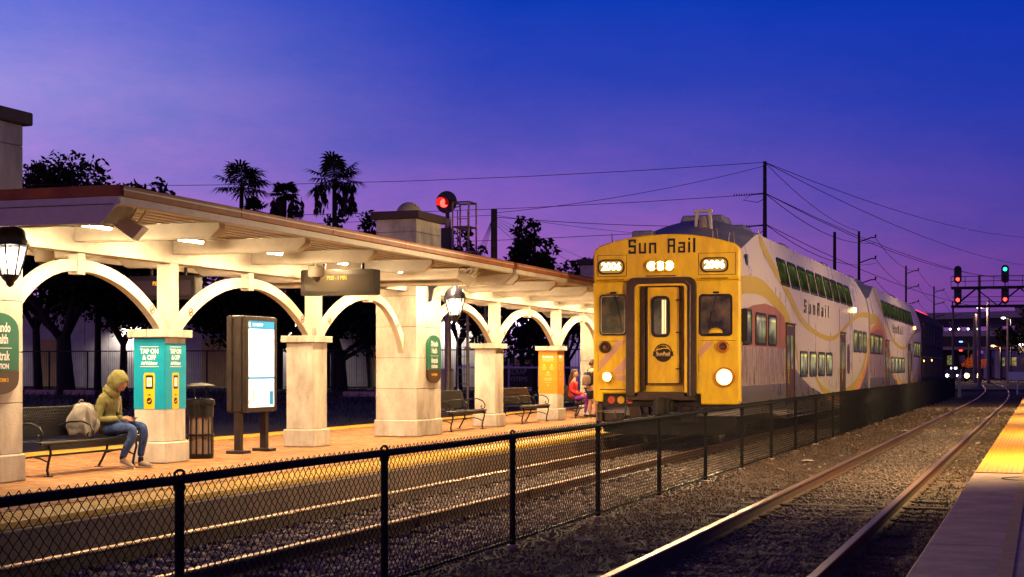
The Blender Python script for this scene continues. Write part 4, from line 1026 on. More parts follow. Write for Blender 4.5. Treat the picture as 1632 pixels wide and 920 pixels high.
MB().box(-.09, -.05, .084, .089, 2.27, 2.95).box(-.035, -.005, .084, .089, 2.27, 2.95).build('lit_rail', 'door_glow', dr)
MB().box(.20, .30, .07, .10, 1.55, 1.575).box(.20, .30, .07, .10, 2.28, 2.305).box(.20, .30, .07, .10, 2.93, 2.955).build('hinge', 'rubber', dr)
# round emblem on the door: ring, bullet-train shape, scroll
ex, ez = -.065, 1.885
C_ = lambda r, n=28: [(ex + r * math.cos(2 * PI * k / n), ez + r * math.sin(2 * PI * k / n)) for k in range(n + 1)]
e = MB().strip(C_(.185), C_(.163), 'y', .090, .0995)
e.prism([(ex - .16, ez + .02), (ex + .16, ez + .02), (ex + .12, ez + .07), (ex + .02, ez + .085), (ex - .12, ez + .05)], 'y', .092, .0995)
e.prism([(ex - .14, ez + .07), (ex - .02, ez + .10), (ex + .10, ez + .105), (ex + .05, ez + .13), (ex - .06, ez + .14)], 'y', .092, .0995)
for k in range(5):
    a = R(60 + k * 22); e.cbox((ex + .145 * math.cos(a) * .8 - .02, .0955, ez + .12 + .02 * math.sin(a)), (.012, .006, .05), Euler((0, a - PI / 2, 0)).to_matrix())
e.prism([(ex - .215, ez - .065), (ex + .215, ez - .065), (ex + .20, ez + .0), (ex + .215, ez + .025), (ex - .215, ez + .025), (ex - .20, ez)], 'y', .088, .0995)
e.prism([(ex + .165 * math.cos(a), ez + .165 * math.sin(a)) for a in [R(205 + 130 * k / 10) for k in range(11)]], 'y', .092, .0995)
em = e.build('emblem', 'seam_dark', dr)
text('SunRail', .105, (ex, .086, ez - .022), '-y', 'print_light', em, sx=.95, off=.002, world=False)
stroke_text('Sun Rail', .29, -.07, -.001, 4.03, 'rubber', t1, gap=.25, sx=.85)
q = MB()
for x0, x1 in ((-1.40, -.80), (.68, 1.42)):
    for zz in (3.43,): q.box(x0, x1, -.0035, .001, zz, zz + .010)
    for xx in (x0, x1): q.box(xx - .005, xx + .005, -.0035, .001, 3.44, 3.86)
for x0, x1 in ((-1.40, -.80), (.68, 1.42)):
    q.box(x0, x1, -.0035, .001, 3.86, 3.868)
    q.box(x0, x0 + .008, -.0035, .001, 1.5, 1.86); q.box(x0 + .04, x1, -.0035, .001, 2.12, 2.128)
q.build('seam_line', 'frame_brown', t1)
q = MB()
for xx in (-1.44, 1.44):
    for k in range(26): q.cbox((xx, -.002, 1.0 + k * .115), (.018, .008, .018))
for k in range(24):
    if abs(-1.38 + k * .12) > .75: q.cbox((-1.38 + k * .12, -.002, 3.30), (.016, .008, .016))
q.build('rivet', 'train_yellow', t1)['kind'] = 'stuff'
MB().tube([(.525, -.085, 1.02), (.525, -.085, 3.22), (.44, -.085, 3.31)], .012, 6).build('portal_handrail', 'steel', t1)
# windscreens
def front_window(x0, x1, z0, z1, mir):
    q = MB(); ring(rrect(x0, x1, z0, z1, .08), rrect(x0 + .045, x1 - .045, z0 + .045, z1 - .045, .05), 'y', -.035, .02, q); f = q.build('windscreen', 'rubber', t1)
    q = MB(); ring(rrect(x0 + .03, x1 - .03, z0 + .03, z1 - .03, .06), rrect(x0 + .045, x1 - .045, z0 + .045, z1 - .045, .05), 'y', -.042, -.034, q); q.build('glazing_bead', 'train_steel' if mir else 'rubber', f)
    MB().prism(rrect(x0 + .04, x1 - .04, z0 + .04, z1 - .04, .05), 'y', -.022, -.010).build('pane', 'glass_cab', f)
    # cab lining, seat and a desk seen through the glass
    q = MB(); q.box(x0 + .08, x1 - .08, -.0095, -.008, z0 + .06, z0 + .30); q.build('desk', 'seam_dark', f)
    m_x = (x0 + x1) / 2
    MB().tube([(m_x + .02, -.05, z1 - .02), (m_x - .10 if not mir else m_x + .14, -.05, z0 + .38)], .010, 5).box(m_x - .05, m_x + .07, -.07, -.03, z1 + .01, z1 + .05).tube([(m_x - .10 if not mir else m_x + .14, -.05, z0 + .50), (m_x - .13 if not mir else m_x + .17, -.05, z0 + .12)], .008, 5).build('wiper', 'rubber', f)
m_ = mat('glass_cab', (.02, .016, .012), .05, spec=.9, emit=(.16, .085, .04), es=.55)
lit_pane('glass_cab', (.34, .15, .045), (.004, .003, .002), .7)
front_window(-1.36, -.79, 2.24, 3.07, True)
front_window(.68, 1.36, 2.21, 3.05, False)
MB().lathe([(.15, 0), (.13, .06), (.07, .10), (.01, .11)], (1.02, -.0115, 2.27), 14).build('seat_cushion', 'print_yellow', t1)
for o in [t1.children[-1]]: o.scale = (1, .02, 1)
# number boxes
def number_box(x):
    q = MB(); ring(rrect(x - .28, x + .28, 3.48, 3.78, .12), rrect(x - .25, x + .25, 3.51, 3.75, .10), 'y', -.02, .01, q); f = q.build('number_box', 'frame_brown', t1)
    MB().prism(rrect(x - .252, x + .252, 3.508, 3.752, .10), 'y', -.008, .004).build('backing', 'number_box', f)
    text('2006', .21, (x, -.012, 3.63), '-y', 'number_lit', f, sx=.98, off=.009, world=False, ext=.003)
    MB().tube([(x - .27, -.01, 3.36), (x - .27, -.05, 3.365), (x + .27, -.05, 3.365), (x + .27, -.01, 3.36)], .010, 6).build('grab_rail', 'train_gold', t1)
number_box(-1.12); number_box(1.0)
def round_lamp(x, z, r, glow, ringm='train_yellow', name='headlamp', hood=.05):
    b = MB().lathe([(r + .05, 0), (r + .045, -hood), (r + .015, -hood - .012), (r, -hood + .005), (r - .005, -.01)], (x, -.0, z), 24, 'y').build(name, ringm, t1, smooth=True)
    MB().lathe([(r, -.012), (r * .8, -.022), (r * .4, -.03), (.005, -.032)], (x, -.005, z), 20, 'y').build('lens', glow, b, smooth=True)
    return b
for x in (-.27, -.09, .09): round_lamp(x + .0, 3.63, .083, 'head_white')
MB().box(-.40, .22, -.012, .01, 3.42, 3.44).build('lamp_shelf', 'frame_brown', t1)
round_lamp(-1.25, 2.0, .075, 'lens_amber', 'frame_brown', 'marker_light')
round_lamp(1.17, 2.0, .075, 'lens_amber', 'train_orange', 'marker_light')
round_lamp(-1.20, 1.40, .078, 'head_white', 'train_yellow', 'headlamp')
round_lamp(1.20, 1.40, .15, 'head_amber', 'train_orange', 'headlamp')
for pts in ([(-1.36, 1.72), (-1.36, 1.52), (-.80, 2.14), (-.98, 2.14)], [(-1.12, 1.46), (-.90, 1.46), (-.80, 1.58), (-.80, 1.82)]):
    MB().prism(pts, 'y', -.004, .002).build('warning_stripe', 'stripe_pink', t1)
for pts in ([(.70, 1.95), (.70, 1.78), (1.0, 2.1), (.84, 2.1)],):
    MB().prism(pts, 'y', -.004, .002).build('warning_stripe', 'stripe_pink', t1)
MB().prism(rrect(-1.02, -.80, 1.32, 1.43, .02), 'y', -.006, .002).build('data_plate', 'stripe_pink', t1)
MB().box(-1.36, -.80, -.006, .001, 1.135, 1.15).build('seam_line', 'frame_brown', t1)
# air hoses with coloured covers, coupler, pilot
for x, m in ((-1.13, 'disc_red'), (-.93, 'disc_yellow'), (-.75, 'disc_red')):
    MB().lathe([(.02, -.02), (.075, -.02), (.08, 0), (.02, .01)], (x, .06, .93), 16, 'y').build('hose_cover', m, t1)
MB().tube([(-.8, .05, .9), (-.84, .0, .6), (-.9, .02, .42)], .022, 7).build('air_hose', 'black_iron', t1)
MB().tube([(-.55, .05, .85), (-.45, -.06, .55), (-.15, -.08, .48), (.1, -.05, .6)], .022, 7).tube([(.5, .05, .85), (.62, -.03, .6), (.9, 0, .55)], .022, 7).build('air_hose', 'black_iron', t1)
MB().box(-.20, .20, -.25, .6, .72, .92).box(-.14, .16, -.42, -.2, .66, .98).cyl((.0, -.4, .64), (.0, -.4, 1.0), .10, 12).build('coupler', 'under_dark', t1, bevel=.02)
MB().prism([(-1.42, .85), (1.42, .85), (1.35, .28), (.75, .22), (-.75, .22), (-1.35, .28)], 'y', .25, .32).build('pilot_plate', 'under_dark', t1, bevel=.01)
for b_ in ((-1.45, -1.32, .02, .25, .45, .85), (-1.3, -.9, .1, .25, .45, .66), (-.75, -.35, .05, .25, .5, .80), (.3, .62, .05, .25, .5, .82)): MB().box(*b_).build('step_box', 'frame_brown', t1, bevel=.01)
MB().tube([(-1.4, .0, .70), (-1.05, .0, .70), (-1.02, .1, .55)], .016, 6).tube([(-1.42, -.01, .85), (-1.42, -.01, .42), (-1.2, -.01, .42)], .016, 6).build('step_rail', 'steel', t1)
# side mirror, roof gear, bell
MB().tube([(1.5, .3, 2.05), (1.62, .28, 2.05)], .012, 6).box(1.50, 1.62, .20, .24, 2.1, 2.76).build('side_mirror', 'rubber', t1)
MB().box(1.44, 1.455, .95, 1.2, 3.58, 3.9).build('roof_step', 'rubber', t1)
bl = MB()
for s in (-.17, .17): bl.prism([(.35 + s - .035, 4.42), (.35 + s + .035, 4.42), (.35 + s * .8 + .03, 4.90), (.35 + s * .8 - .03, 4.90)], 'y', 2.0, 2.1)
bl.box(.35 - .2, .35 + .2, 1.98, 2.12, 4.88, 4.94)
bf_ = bl.build('bell_frame', 'train_white', t1, bevel=.008)
MB().lathe([(.13, 0), (.115, .03), (.09, .12), (.075, .20), (.04, .25), (.01, .26)], (.35, 2.05, 4.55), 18).build('bell', 'train_steel', bf_, smooth=True)
MB().box(-1.0, -.55, 1.2, 1.8, 4.30, 4.46).build('roof_vent', 'train_roof', t1, bevel=.03)
MB().tube([(.75, 1.0, 4.2), (.77, 1.0, 4.42), (.85, 1.0, 4.44), (.87, 1.0, 4.2)], .01, 5).tube([(1.05, 1.2, 4.15), (1.07, 1.2, 4.36), (1.15, 1.2, 4.38), (1.17, 1.2, 4.15)], .01, 5).build('roof_grab', 'steel', t1)
MB().tube([(-1.25, .6, 4.1), (-1.27, .6, 4.36)], .01, 5).build('antenna', 'rubber', t1)
for (x, z, pw) in ((-.09, 3.63, 2600), (1.20, 1.40, 3600), (-1.20, 1.40, 500)):
    spot_lamp('headlight_beam', (x, -.12, z), (R(90 - (6 if z > 3 else 3.5)), 0, PI), pw, (1, .70, .36), t1, 46, .06, .9)
t2 = thing('passenger_car', 'second white double-deck car with gold and orange curved bands', 'train car', (TX, 55.1, 0))
car(t2, False)
mat('loco_paint', (.05, .035, .025), .75, metal=0, spec=.15, var=.4, vscale=1.5)
mat('loco_red', (.3, 0, 0), .3, emit=(1, .03, .02), es=2.5)
# --- locomotive
t3 = thing('locomotive', 'dark locomotive at the rear of the train with lit side lamps', 'locomotive', (TX, 79.6, 0))
MB().prism([(-1.5, .9), (1.5, .9), (1.5, 3.9), (1.25, 4.35), (.6, 4.6), (-.6, 4.6), (-1.25, 4.35), (-1.5, 3.9)], 'y', .4, 17).build('hood', 'loco_paint', t3, bevel=.05)
MB().box(-1.48, 1.48, .0, 17.4, .7, 1.1).build('frame', 'under_dark', t3)
for k in range(7):
    MB().box(1.5, 1.53, 1.6 + k * 2.1, 3.2 + k * 2.1, 2.7, 3.7).build('louvre_panel', 'under_dark', t3)
MB().box(1.5, 1.52, .6, 1.3, 3.1, 3.8).build('cab_window', 'glass_dark', t3)
for k in range(6): MB().lathe([(.35, 0), (.36, .15), (.2, .2)], (0, 2 + k * 2.5, 4.58), 14).build('roof_fan', 'under_dark', t3)
q = MB()
for k in range(12): q.cyl((1.53, .5 + k * 1.4, 1.1), (1.53, .5 + k * 1.4, 2.1), .02, 6)
q.tube([(1.53, .5, 2.1), (1.53, 16, 2.1)], .02, 6).build('handrail', 'steel', t3)
for y_, z_ in ((.7, 1.9), (6.5, 1.95)): MB().lathe([(.05, 0), (.04, .04), (.01, .05)], (1.53, y_, z_), 10, 'x').build('side_lamp', 'point_orange', t3)
q = MB()
for k in range(9): q.lathe([(.035, 0), (.03, .03), (.01, .04)], (1.2, .5 + k * .9, 4.40), 8)
q.build('top_lamps', 'loco_red', t3)
wheels(t3, 3.2); wheels(t3, 13.8)
# ------------------------------------------------------------------ people
def skin_mesh(name, pts, edges, rad, mt, parent, root=0, sub=2, flat=None):
    """pts: list of (x,y,z); edges; rad: radius or (rx,ry) per point"""
    me = bpy.data.meshes.new(name); me.from_pydata([tuple(p) for p in pts], edges, []); me.materials.append(M[mt])
    o = bpy.data.objects.new(name, me); COL.objects.link(o); o.parent = parent
    sk = o.modifiers.new('skin', 'SKIN'); sk.use_smooth_shade = True
    sv = me.skin_vertices[0].data
    for i, r in enumerate(rad):
        sv[i].radius = r if isinstance(r, tuple) else (r, r); sv[i].use_root = (i == root)
    ss = o.modifiers.new('sub', 'SUBSURF'); ss.levels = sub; ss.render_levels = sub
    return o
def chain(n, o=0): return [(i + o, i + o + 1) for i in range(n - 1)]
def hand(parent, wrist, fwd, up, side, mt, curl=.6, s=1.0, mirror=1):
    """five separate bent fingers and a thumb rooted in one palm; fwd: towards the fingertips, up: back of the hand"""
    w = Vector(wrist); f = Vector(fwd).normalized(); u = Vector(up).normalized(); sd = f.cross(u).normalized() * mirror
    pts = [w, w + f * .045 * s, w + f * .085 * s]; ed = [(0, 1), (1, 2)]; rad = [(.026 * s, .020 * s), (.038 * s, .017 * s), (.040 * s, .015 * s)]
    for k, (off, ln) in enumerate(((-.030, .070), (-.010, .080), (.010, .075), (.028, .058))):
        b = w + f * .088 * s + sd * off * s; p = [b]; d = f.copy(); 
        for j in range(3):
            d = (d * math.cos(curl * .55) - u * math.sin(curl * .55)).normalized(); b = b + d * ln * s * (.42, .32, .26)[j]; p.append(b)
        i0 = len(pts); pts += p; ed += [(2, i0)] + chain(4, i0); rad += [.0095 * s, .0092 * s, .0085 * s, .007 * s]
    b = w + f * .030 * s - sd * .034 * s; i0 = len(pts)
    pts += [b, b + (f * .6 - sd * .6 - u * .3).normalized() * .035 * s, b + (f * .9 - sd * .5 - u * .6).normalized() * .066 * s]
    ed += [(1, i0), (i0, i0 + 1), (i0 + 1, i0 + 2)]; rad += [.013 * s, .0105 * s, .008 * s]
    return skin_mesh('hand', pts, ed, rad, mt, parent, 0, 1)
mat('skin', (.52, .27, .17), .55); mat('skin_dark', (.42, .22, .13), .55)
mat('olive', (.20, .19, .065), .85, var=.3, vscale=12, bump=.9, bscale=16, col2=(.11, .10, .03))
mat('lining', (.50, .42, .28), .9); mat('denim', (.016, .036, .13), .85, var=.5, vscale=14, bump=.4, bscale=50, col2=(.05, .10, .27))
mat('sock', (.035, .012, .03), .9); mat('shoe_tan', (.34, .26, .19), .8, var=.2); mat('sole', (.62, .55, .45), .7)
mat('bag_cloth', (.27, .25, .225), .85, var=.35, vscale=5, bump=.6, bscale=12); mat('bag_dark', (.10, .09, .085), .85)
mat('red_cloth', (.55, .02, .02), .8, var=.25, vscale=9, bump=.3); mat('purple_cloth', (.20, .02, .26), .75, var=.3, vscale=9)
mat('hair_brown', (.055, .025, .012), .6, var=.4, vscale=30, stretch=(1, 1, .2)); mat('shirt_black', (.014, .013, .016), .85, var=.3); mat('shorts', (.022, .014, .04), .85, var=.3); mat('shirt_blue', (.03, .12, .45), .8)
mat('pack_brown', (.20, .13, .10), .85, var=.35, vscale=12, bump=.4); mat('phone', (.01, .01, .012), .2); mat('phone_lit', (.6, .7, .8), .3, emit=(.5, .6, .8), es=1.2)
def head(parent, c, fwd, mt, s=1.0, tilt=0.0, hair=None):
    """a head looking along fwd (local +x before turning): skull, jaw, nose, eyes, ears, mouth in one mesh + features"""
    yaw = math.atan2(fwd[1], fwd[0]); e = bpy.data.objects.new('head_pivot', None)
    bm = bmesh.new(); bmesh.ops.create_uvsphere(bm, u_segments=24, v_segments=18, radius=1)
    for v in bm.verts:
        x, y, z = v.co; rx, ry, rz = .094, .074, .112
        if z < 0: 
            k = -z; rx_ = rx * (1 - .30 * k) ; ry_ = ry * (1 - .38 * k)
        else: rx_, ry_ = rx, ry
        nx, ny_, nz = x * rx_, y * ry_, z * rz
        if x > .2 and z < -.2: nx += .014 * (-z)          # jaw forward
        if x > .8 and abs(y) < .35 and -.35 < z < .1: nx += .022 * (1 - abs(y) / .35) * (1 - abs(z + .15) / .3 if abs(z + .15) < .3 else 0)   # nose
        if x > .7 and .05 < z < .3 and .2 < abs(y) < .55: nx -= .008        # eye sockets
        if abs(y) > .93 and -.35 < z < .2 and -.25 < x < .2: ny_ *= 1.14      # ears
        if x < -.5: nx *= 1.02
        v.co = (nx, ny_, nz)
    me = bpy.data.meshes.new('head'); bm.to_mesh(me); bm.free(); me.materials.append(M[mt])
    for p in me.polygons: p.use_smooth = True
    o = bpy.data.objects.new('head', me); COL.objects.link(o); o.parent = parent; o.location = c; o.rotation_euler = (0, R(tilt), yaw); o.scale = (s, s, s)
    bpy.data.objects.remove(e)
    ft = MB()
    for sy in (-1, 1):
        ft.lathe([(.009, 0), (.006, .004), (.001, .005)], (.082, sy * .028, .012), 8, 'x'); ft.cbox((.085, sy * .028, .032), (.006, .03, .006))
    ft.cbox((.084, 0, -.052), (.008, .038, .008)); ft.build('face_features', 'hair_brown', o)
    return o
def hair_cap(parent, c, yaw=0, mt='hair_brown', s=1.0):
    bm = bmesh.new(); bmesh.ops.create_uvsphere(bm, u_segments=24, v_segments=18, radius=1)
    bmesh.ops.delete(bm, geom=[v for v in bm.verts if (v.co.x > .25 and v.co.z < .42) or (v.co.z < -.45) or (v.co.x > -.1 and v.co.z < .0)], context='VERTS')
    for v in bm.verts:
        k = 1 + .03 * math.sin(14 * v.co.y + 9 * v.co.z) + .02 * math.sin(23 * v.co.x); v.co = (v.co.x * .103 * k * s, v.co.y * .084 * k * s, v.co.z * .121 * k * s)
    me = bpy.data.meshes.new('hair'); bm.to_mesh(me); bm.free(); me.materials.append(M[mt])
    for p in me.polygons: p.use_smooth = True
    o = bpy.data.objects.new('hair', me); COL.objects.link(o); o.parent = parent; o.location = c; o.rotation_euler = (0, 0, R(yaw))
    so = o.modifiers.new('s', 'SOLIDIFY'); so.thickness = .012; return o
# --- seated person in an olive hooded jacket, facing the track (+x)
p1 = thing('person', 'person in olive hooded jacket and jeans bent over a phone on the near bench', 'person', (-12.30, 18.80, PZ))
H = .47
bodyp = [(0, 0, H + .10), (-.03, 0, H + .22), (-.02, 0, H + .38), (.06, 0, H + .53), (.12, 0, H + .60), (.15, 0, H + .66)]
skin_mesh('body', bodyp + [(.05, -.10, H + .08), (.46, -.10, H + .08), (.05, .10, H + .08), (.485, .12, H + .10), (.33, -.12, .12), (.44, .15, .12)],
          [(0, 1), (1, 2), (2, 3), (3, 4), (4, 5), (0, 6), (6, 7), (0, 8), (8, 9), (7, 10), (9, 11)],
          [.09, .09, .10, .10, .055, .05, .06, .04, .06, .04, .03, .03], 'skin', p1)
# jacket
sh_ = H + .50
jk = [(-.02, 0, H + .16), (-.05, 0, H + .22), (-.05, 0, H + .34), (.02, 0, sh_), (.03, -.18, sh_ - .02), (-.0, -.23, H + .26), (.02, -.22, H + .20), (.26, -.12, H + .21), (.03, .18, sh_ - .02), (.02, .23, H + .26), (.04, .22, H + .20), (.27, .06, H + .19), (.10, 0, sh_ + .06)]
je = [(0, 1), (1, 2), (2, 3), (3, 4), (4, 5), (5, 6), (6, 7), (3, 8), (8, 9), (9, 10), (10, 11), (3, 12)]
jr = [(.155, .185), (.145, .17), (.15, .17), (.12, .14), .078, .062, .058, .046, .078, .062, .058, .046, .085]
jacket = skin_mesh('jacket', jk, je, jr, 'olive', p1, 0)
ball('jacket_hem', (-.035, 0, H + .13), (.165, .195, .15), 'olive', p1, (0, R(8), 0), .04)
# hood: open shell round the head
def hood(parent, c, pitch):
    bm = bmesh.new(); bmesh.ops.create_uvsphere(bm, u_segments=28, v_segments=20, radius=1)
    cut = [v for v in bm.verts if v.co.x > .70 and v.co.z > -.72 and v.co.z < .66 and abs(v.co.y) < .7]
    bmesh.ops.delete(bm, geom=cut, context='VERTS')
    for v in bm.verts:
        x, y, z = v.co; f = 1.0
        if x < -.3 and z > .2: f = 1.10
        wr = 1 + .025 * math.sin(9 * z + 4 * x) + .02 * math.sin(13 * y + 5 * z)
        v.co = (x * .158 * f * wr, y * .125 * wr, z * .168 * f * wr)
    me = bpy.data.meshes.new('hood'); bm.to_mesh(me); bm.free(); me.materials.append(M['olive']); me.materials.append(M['lining'])
    for p in me.polygons: p.use_smooth = True
    o = bpy.data.objects.new('hood', me); COL.objects.link(o); o.parent = parent; o.location = c; o.rotation_euler = (0, R(pitch), 0)
    so = o.modifiers.new('s', 'SOLIDIFY'); so.thickness = .024; so.offset = -1; so.material_offset = 1; so.material_offset_rim = 1
    ss = o.modifiers.new('sub', 'SUBSURF'); ss.levels = 1; ss.render_levels = 1
    return o
hd = head(p1, (.195, 0, H + .685), (1, 0), 'skin', .96, 46)
hood(p1, (.165, 0, H + .715), 44)
ball('hood_collar', (.065, 0, H + .585), (.125, .135, .10), 'olive', p1, (0, R(35), 0), .06)
MB().tube([(.155, .03, H + .56), (.165, .035, H + .44), (.155, .02, H + .30)], [.012, .012, .006], 7).build('zip_edge', 'lining', p1, smooth=True)
# jeans
skin_mesh('jeans', [(.0, 0, H + .12), (.10, -.10, H + .07), (.30, -.10, H + .10), (.47, -.10, H + .08), (.46, -.11, H - .06), (.36, -.12, .26), (.32, -.12, .15), (.10, .10, H + .07), (.30, .10, H + .11), (.49, .12, H + .11), (.50, .13, H - .03), (.45, .15, .28), (.43, .15, .15)],
          [(0, 1), (1, 2), (2, 3), (3, 4), (4, 5), (5, 6), (0, 7), (7, 8), (8, 9), (9, 10), (10, 11), (11, 12)],
          [(.13, .14), .098, .085, .070, .064, .055, .050, .098, .085, .070, .064, .055, .050], 'denim', p1)
for (x, y, z, pit, lab) in ((.33, -.12, .0, 18, 0), (.45, .15, .0, 4, 1)):
    ft = bpy.data.objects.new('foot', None)
    ft = skin_mesh('sock', [(x - .01, y, .17 + (.05 if pit > 10 else 0)), (x - .02, y, .06 + (.05 if pit > 10 else 0))], [(0, 1)], [.040, .042], 'sock', p1)
    z0 = .055 if pit > 10 else .0
    def SP(px, pz):
        c, s = math.cos(R(pit)), math.sin(R(pit)); return (x + px * c + (pz) * s * .2, y + 0, .042 + pz + (-(px - .17) * s if pit > 10 else 0))
    shoe = skin_mesh('shoe', [SP(-.06, .02), SP(.02, .02), SP(.10, .0), SP(.18, -.01)], chain(4), [(.040, .042), (.043, .045), (.042, .032), (.034, .022)], 'shoe_tan', p1)
    so = skin_mesh('sole', [SP(-.065, -.022), SP(.02, -.024), SP(.10, -.026), SP(.195, -.026)], chain(4), [(.036, .012), (.038, .012), (.040, .011), (.028, .009)], 'sole', shoe)
hand(p1, (.30, -.10, H + .215), (1, .35, .05), (-.1, -.75, .6), 0, 'skin', .9, .95, 1)
hand(p1, (.30, .04, H + .185), (1, -.12, .05), (.0, .2, -1), 0, 'skin', .7, .95, -1)
ph = thing('mobile_phone', 'dark phone held in the hands of the hooded person', 'phone', (-11.90, 18.79, PZ + H + .225))
c_ = MB().prism(rrect(-.075, .075, -.036, .036, .008), 'z', -.004, .004).build('case', 'phone', ph); MB().box(-.068, .068, -.031, .031, .0042, .005).build('screen', 'phone_lit', ph)
for q in ph.children: q.rotation_euler = (0, R(-8), R(6))
# --- bag beside them
bg_ = thing('backpack', 'pale grey cloth backpack standing on the near bench behind the hooded person', 'backpack', (-12.32, 18.24, PZ + .45)); bg_.scale = (1, .84, 1.08)
bm = bmesh.new(); bmesh.ops.create_cube(bm, size=1); bmesh.ops.subdivide_edges(bm, edges=bm.edges, cuts=9, use_grid_fill=True)
import mathutils.noise as mnz
for v in bm.verts:
    x, y, z = v.co * 2
    k = (abs(x) ** 4 + abs(y) ** 4 + abs(z) ** 4) ** .25; x, y, z = x / max(k, .3) * max(abs(x), abs(y), abs(z)), y / max(k, .3) * max(abs(x), abs(y), abs(z)), z / max(k, .3) * max(abs(x), abs(y), abs(z))
    tp = 1 - .30 * max(0, z); 
    q = Vector((x * .155 * tp, y * .24 * tp, (z + 1) * .215))
    q += Vector((.012, .03, 0)) * math.sin(z * 5 + y * 3) * .5; nz_ = mnz.noise(Vector((q.x * 9, q.y * 11 + q.z * 3, q.z * 4))) * .055 + mnz.noise(q * 22) * .010
    q += Vector((x, y, z * .3)).normalized() * nz_; v.co = q
me = bpy.data.meshes.new('sack'); bm.to_mesh(me); bm.free(); me.materials.append(M['bag_cloth'])
for p in me.polygons: p.use_smooth = True
o = bpy.data.objects.new('sack', me); COL.objects.link(o); o.parent = bg_
ss = o.modifiers.new('sub', 'SUBSURF'); ss.levels = 1; ss.render_levels = 1
MB().tube([(.10, -.10, .38), (.175, -.12, .30), (.19, -.10, .16), (.16, -.12, .04)], .014, 6).tube([(.10, .06, .38), (.17, .08, .28), (.18, .06, .16), (.15, .05, .05)], .012, 6).build('strap', 'bag_cloth', bg_, smooth=True)
MB().tube([(-.02, -.08, .41), (-.02, -.05, .46), (-.02, .03, .465), (-.02, .07, .41)], .012, 6).build('handle', 'bag_dark', bg_, smooth=True)
# --- woman in red sitting on the far bench
p2 = thing('person', 'woman with long brown hair in red cardigan and purple leggings on the far bench', 'person', (-12.36, 41.75, PZ))
skin_mesh('body', [(0, 0, .56), (-.01, 0, .78), (0, 0, .97), (.02, 0, 1.05), (.03, 0, 1.12), (.42, -.09, .54), (.36, -.09, .10), (.42, .10, .54), (.45, .10, .10)], [(0, 1), (1, 2), (2, 3), (3, 4), (0, 5), (5, 6), (0, 7), (7, 8)], [.12, .10, .10, .05, .048, .06, .03, .06, .03], 'skin', p2)
skin_mesh('cardigan', [(-.02, 0, .50), (-.02, 0, .68), (-.01, 0, .86), (.0, 0, .98), (.01, -.16, .96), (-.02, -.20, .74), (.16, -.14, .66), (.26, -.08, .66), (.01, .16, .96), (-.02, .20, .74), (.16, .14, .66), (.27, .08, .66)],
          [(0, 1), (1, 2), (2, 3), (3, 4), (4, 5), (5, 6), (6, 7), (3, 8), (8, 9), (9, 10), (10, 11)], [(.15, .18), (.125, .15), (.13, .15), (.09, .11), .065, .052, .045, .038, .065, .052, .045, .038], 'red_cloth', p2)
skin_mesh('leggings', [(.02, 0, .54), (.12, -.09, .55), (.42, -.09, .56), (.40, -.09, .42), (.36, -.09, .12), (.12, .09, .55), (.44, .10, .56), (.46, .10, .42), (.45, .10, .12)], [(0, 1), (1, 2), (2, 3), (3, 4), (0, 5), (5, 6), (6, 7), (7, 8)], [(.13, .15), .09, .062, .058, .036, .09, .062, .058, .036], 'purple_cloth', p2)
hh = head(p2, (.05, 0, 1.20), (1, .15), 'skin', .95, 14)
hair_cap(p2, (.03, 0, 1.215), 8, s=1.06)
skin_mesh('hair_length', [(-.02, 0, 1.20), (-.055, 0, 1.10), (-.08, 0, 1.0), (-.10, .0, .88), (-.11, .0, .80)], [(0, 1), (1, 2), (2, 3), (3, 4)], [(.075, .085), (.07, .085), (.055, .08), (.045, .065), (.025, .04)], 'hair_brown', p2)
MB().lathe([(.024, 0), (.024, .003), (.02, .003)], (.125, .035, 1.20), 12, 'x').build('glasses', 'phone', p2)
for (x, y) in ((.38, -.09), (.47, .10)): skin_mesh('shoe', [(x - .06, y, .06), (x + .05, y, .05), (x + .15, y, .035)], chain(3), [(.038, .045), (.04, .04), (.03, .025)], 'shirt_black', p2)
hand(p2, (.28, -.07, .665), (1, .2, -.1), (0, 0, 1), 0, 'skin', .5, .9); hand(p2, (.29, .07, .665), (1, -.2, -.1), (0, 0, 1), 0, 'skin', .5, .9, -1)
bk = thing('notebook', 'open notebook held on the lap of the woman in red', 'book', (-11.97, 41.75, PZ + .66))
MB().box(-.07, .13, -.13, -.002, -.004, .006).build('page_half', 'paper', bk); MB().box(-.07, .13, .002, .13, -.004, .006).build('page_half', 'paper', bk)
# --- boy standing, back to the camera
p3 = thing('person', 'boy with short brown hair in black shirt and shorts standing beside the train', 'person', (-11.72, 41.35, PZ))
p3.rotation_euler = (0, 0, R(62))
skin_mesh('body', [(0, 0, .84), (0, 0, 1.0), (0, 0, 1.18), (0, 0, 1.30), (.01, 0, 1.37), (0, -.17, 1.26), (-.02, -.22, 1.02), (.05, -.22, .80), (0, .17, 1.26), (-.02, .22, 1.02), (.05, .22, .80), (0, -.09, .80), (.02, -.10, .46), (.0, -.10, .26), (-.02, -.10, .09), (0, .09, .80), (.06, .10, .46), (.02, .10, .26), (.05, .10, .09)],
          [(0, 1), (1, 2), (2, 3), (3, 4), (3, 5), (5, 6), (6, 7), (3, 8), (8, 9), (9, 10), (0, 11), (11, 12), (12, 13), (13, 14), (0, 15), (15, 16), (16, 17), (17, 18)],
          [.10, .10, .11, .06, .048, .045, .038, .028, .045, .038, .028, .08, .052, .052, .033, .08, .052, .052, .033], 'skin', p3)
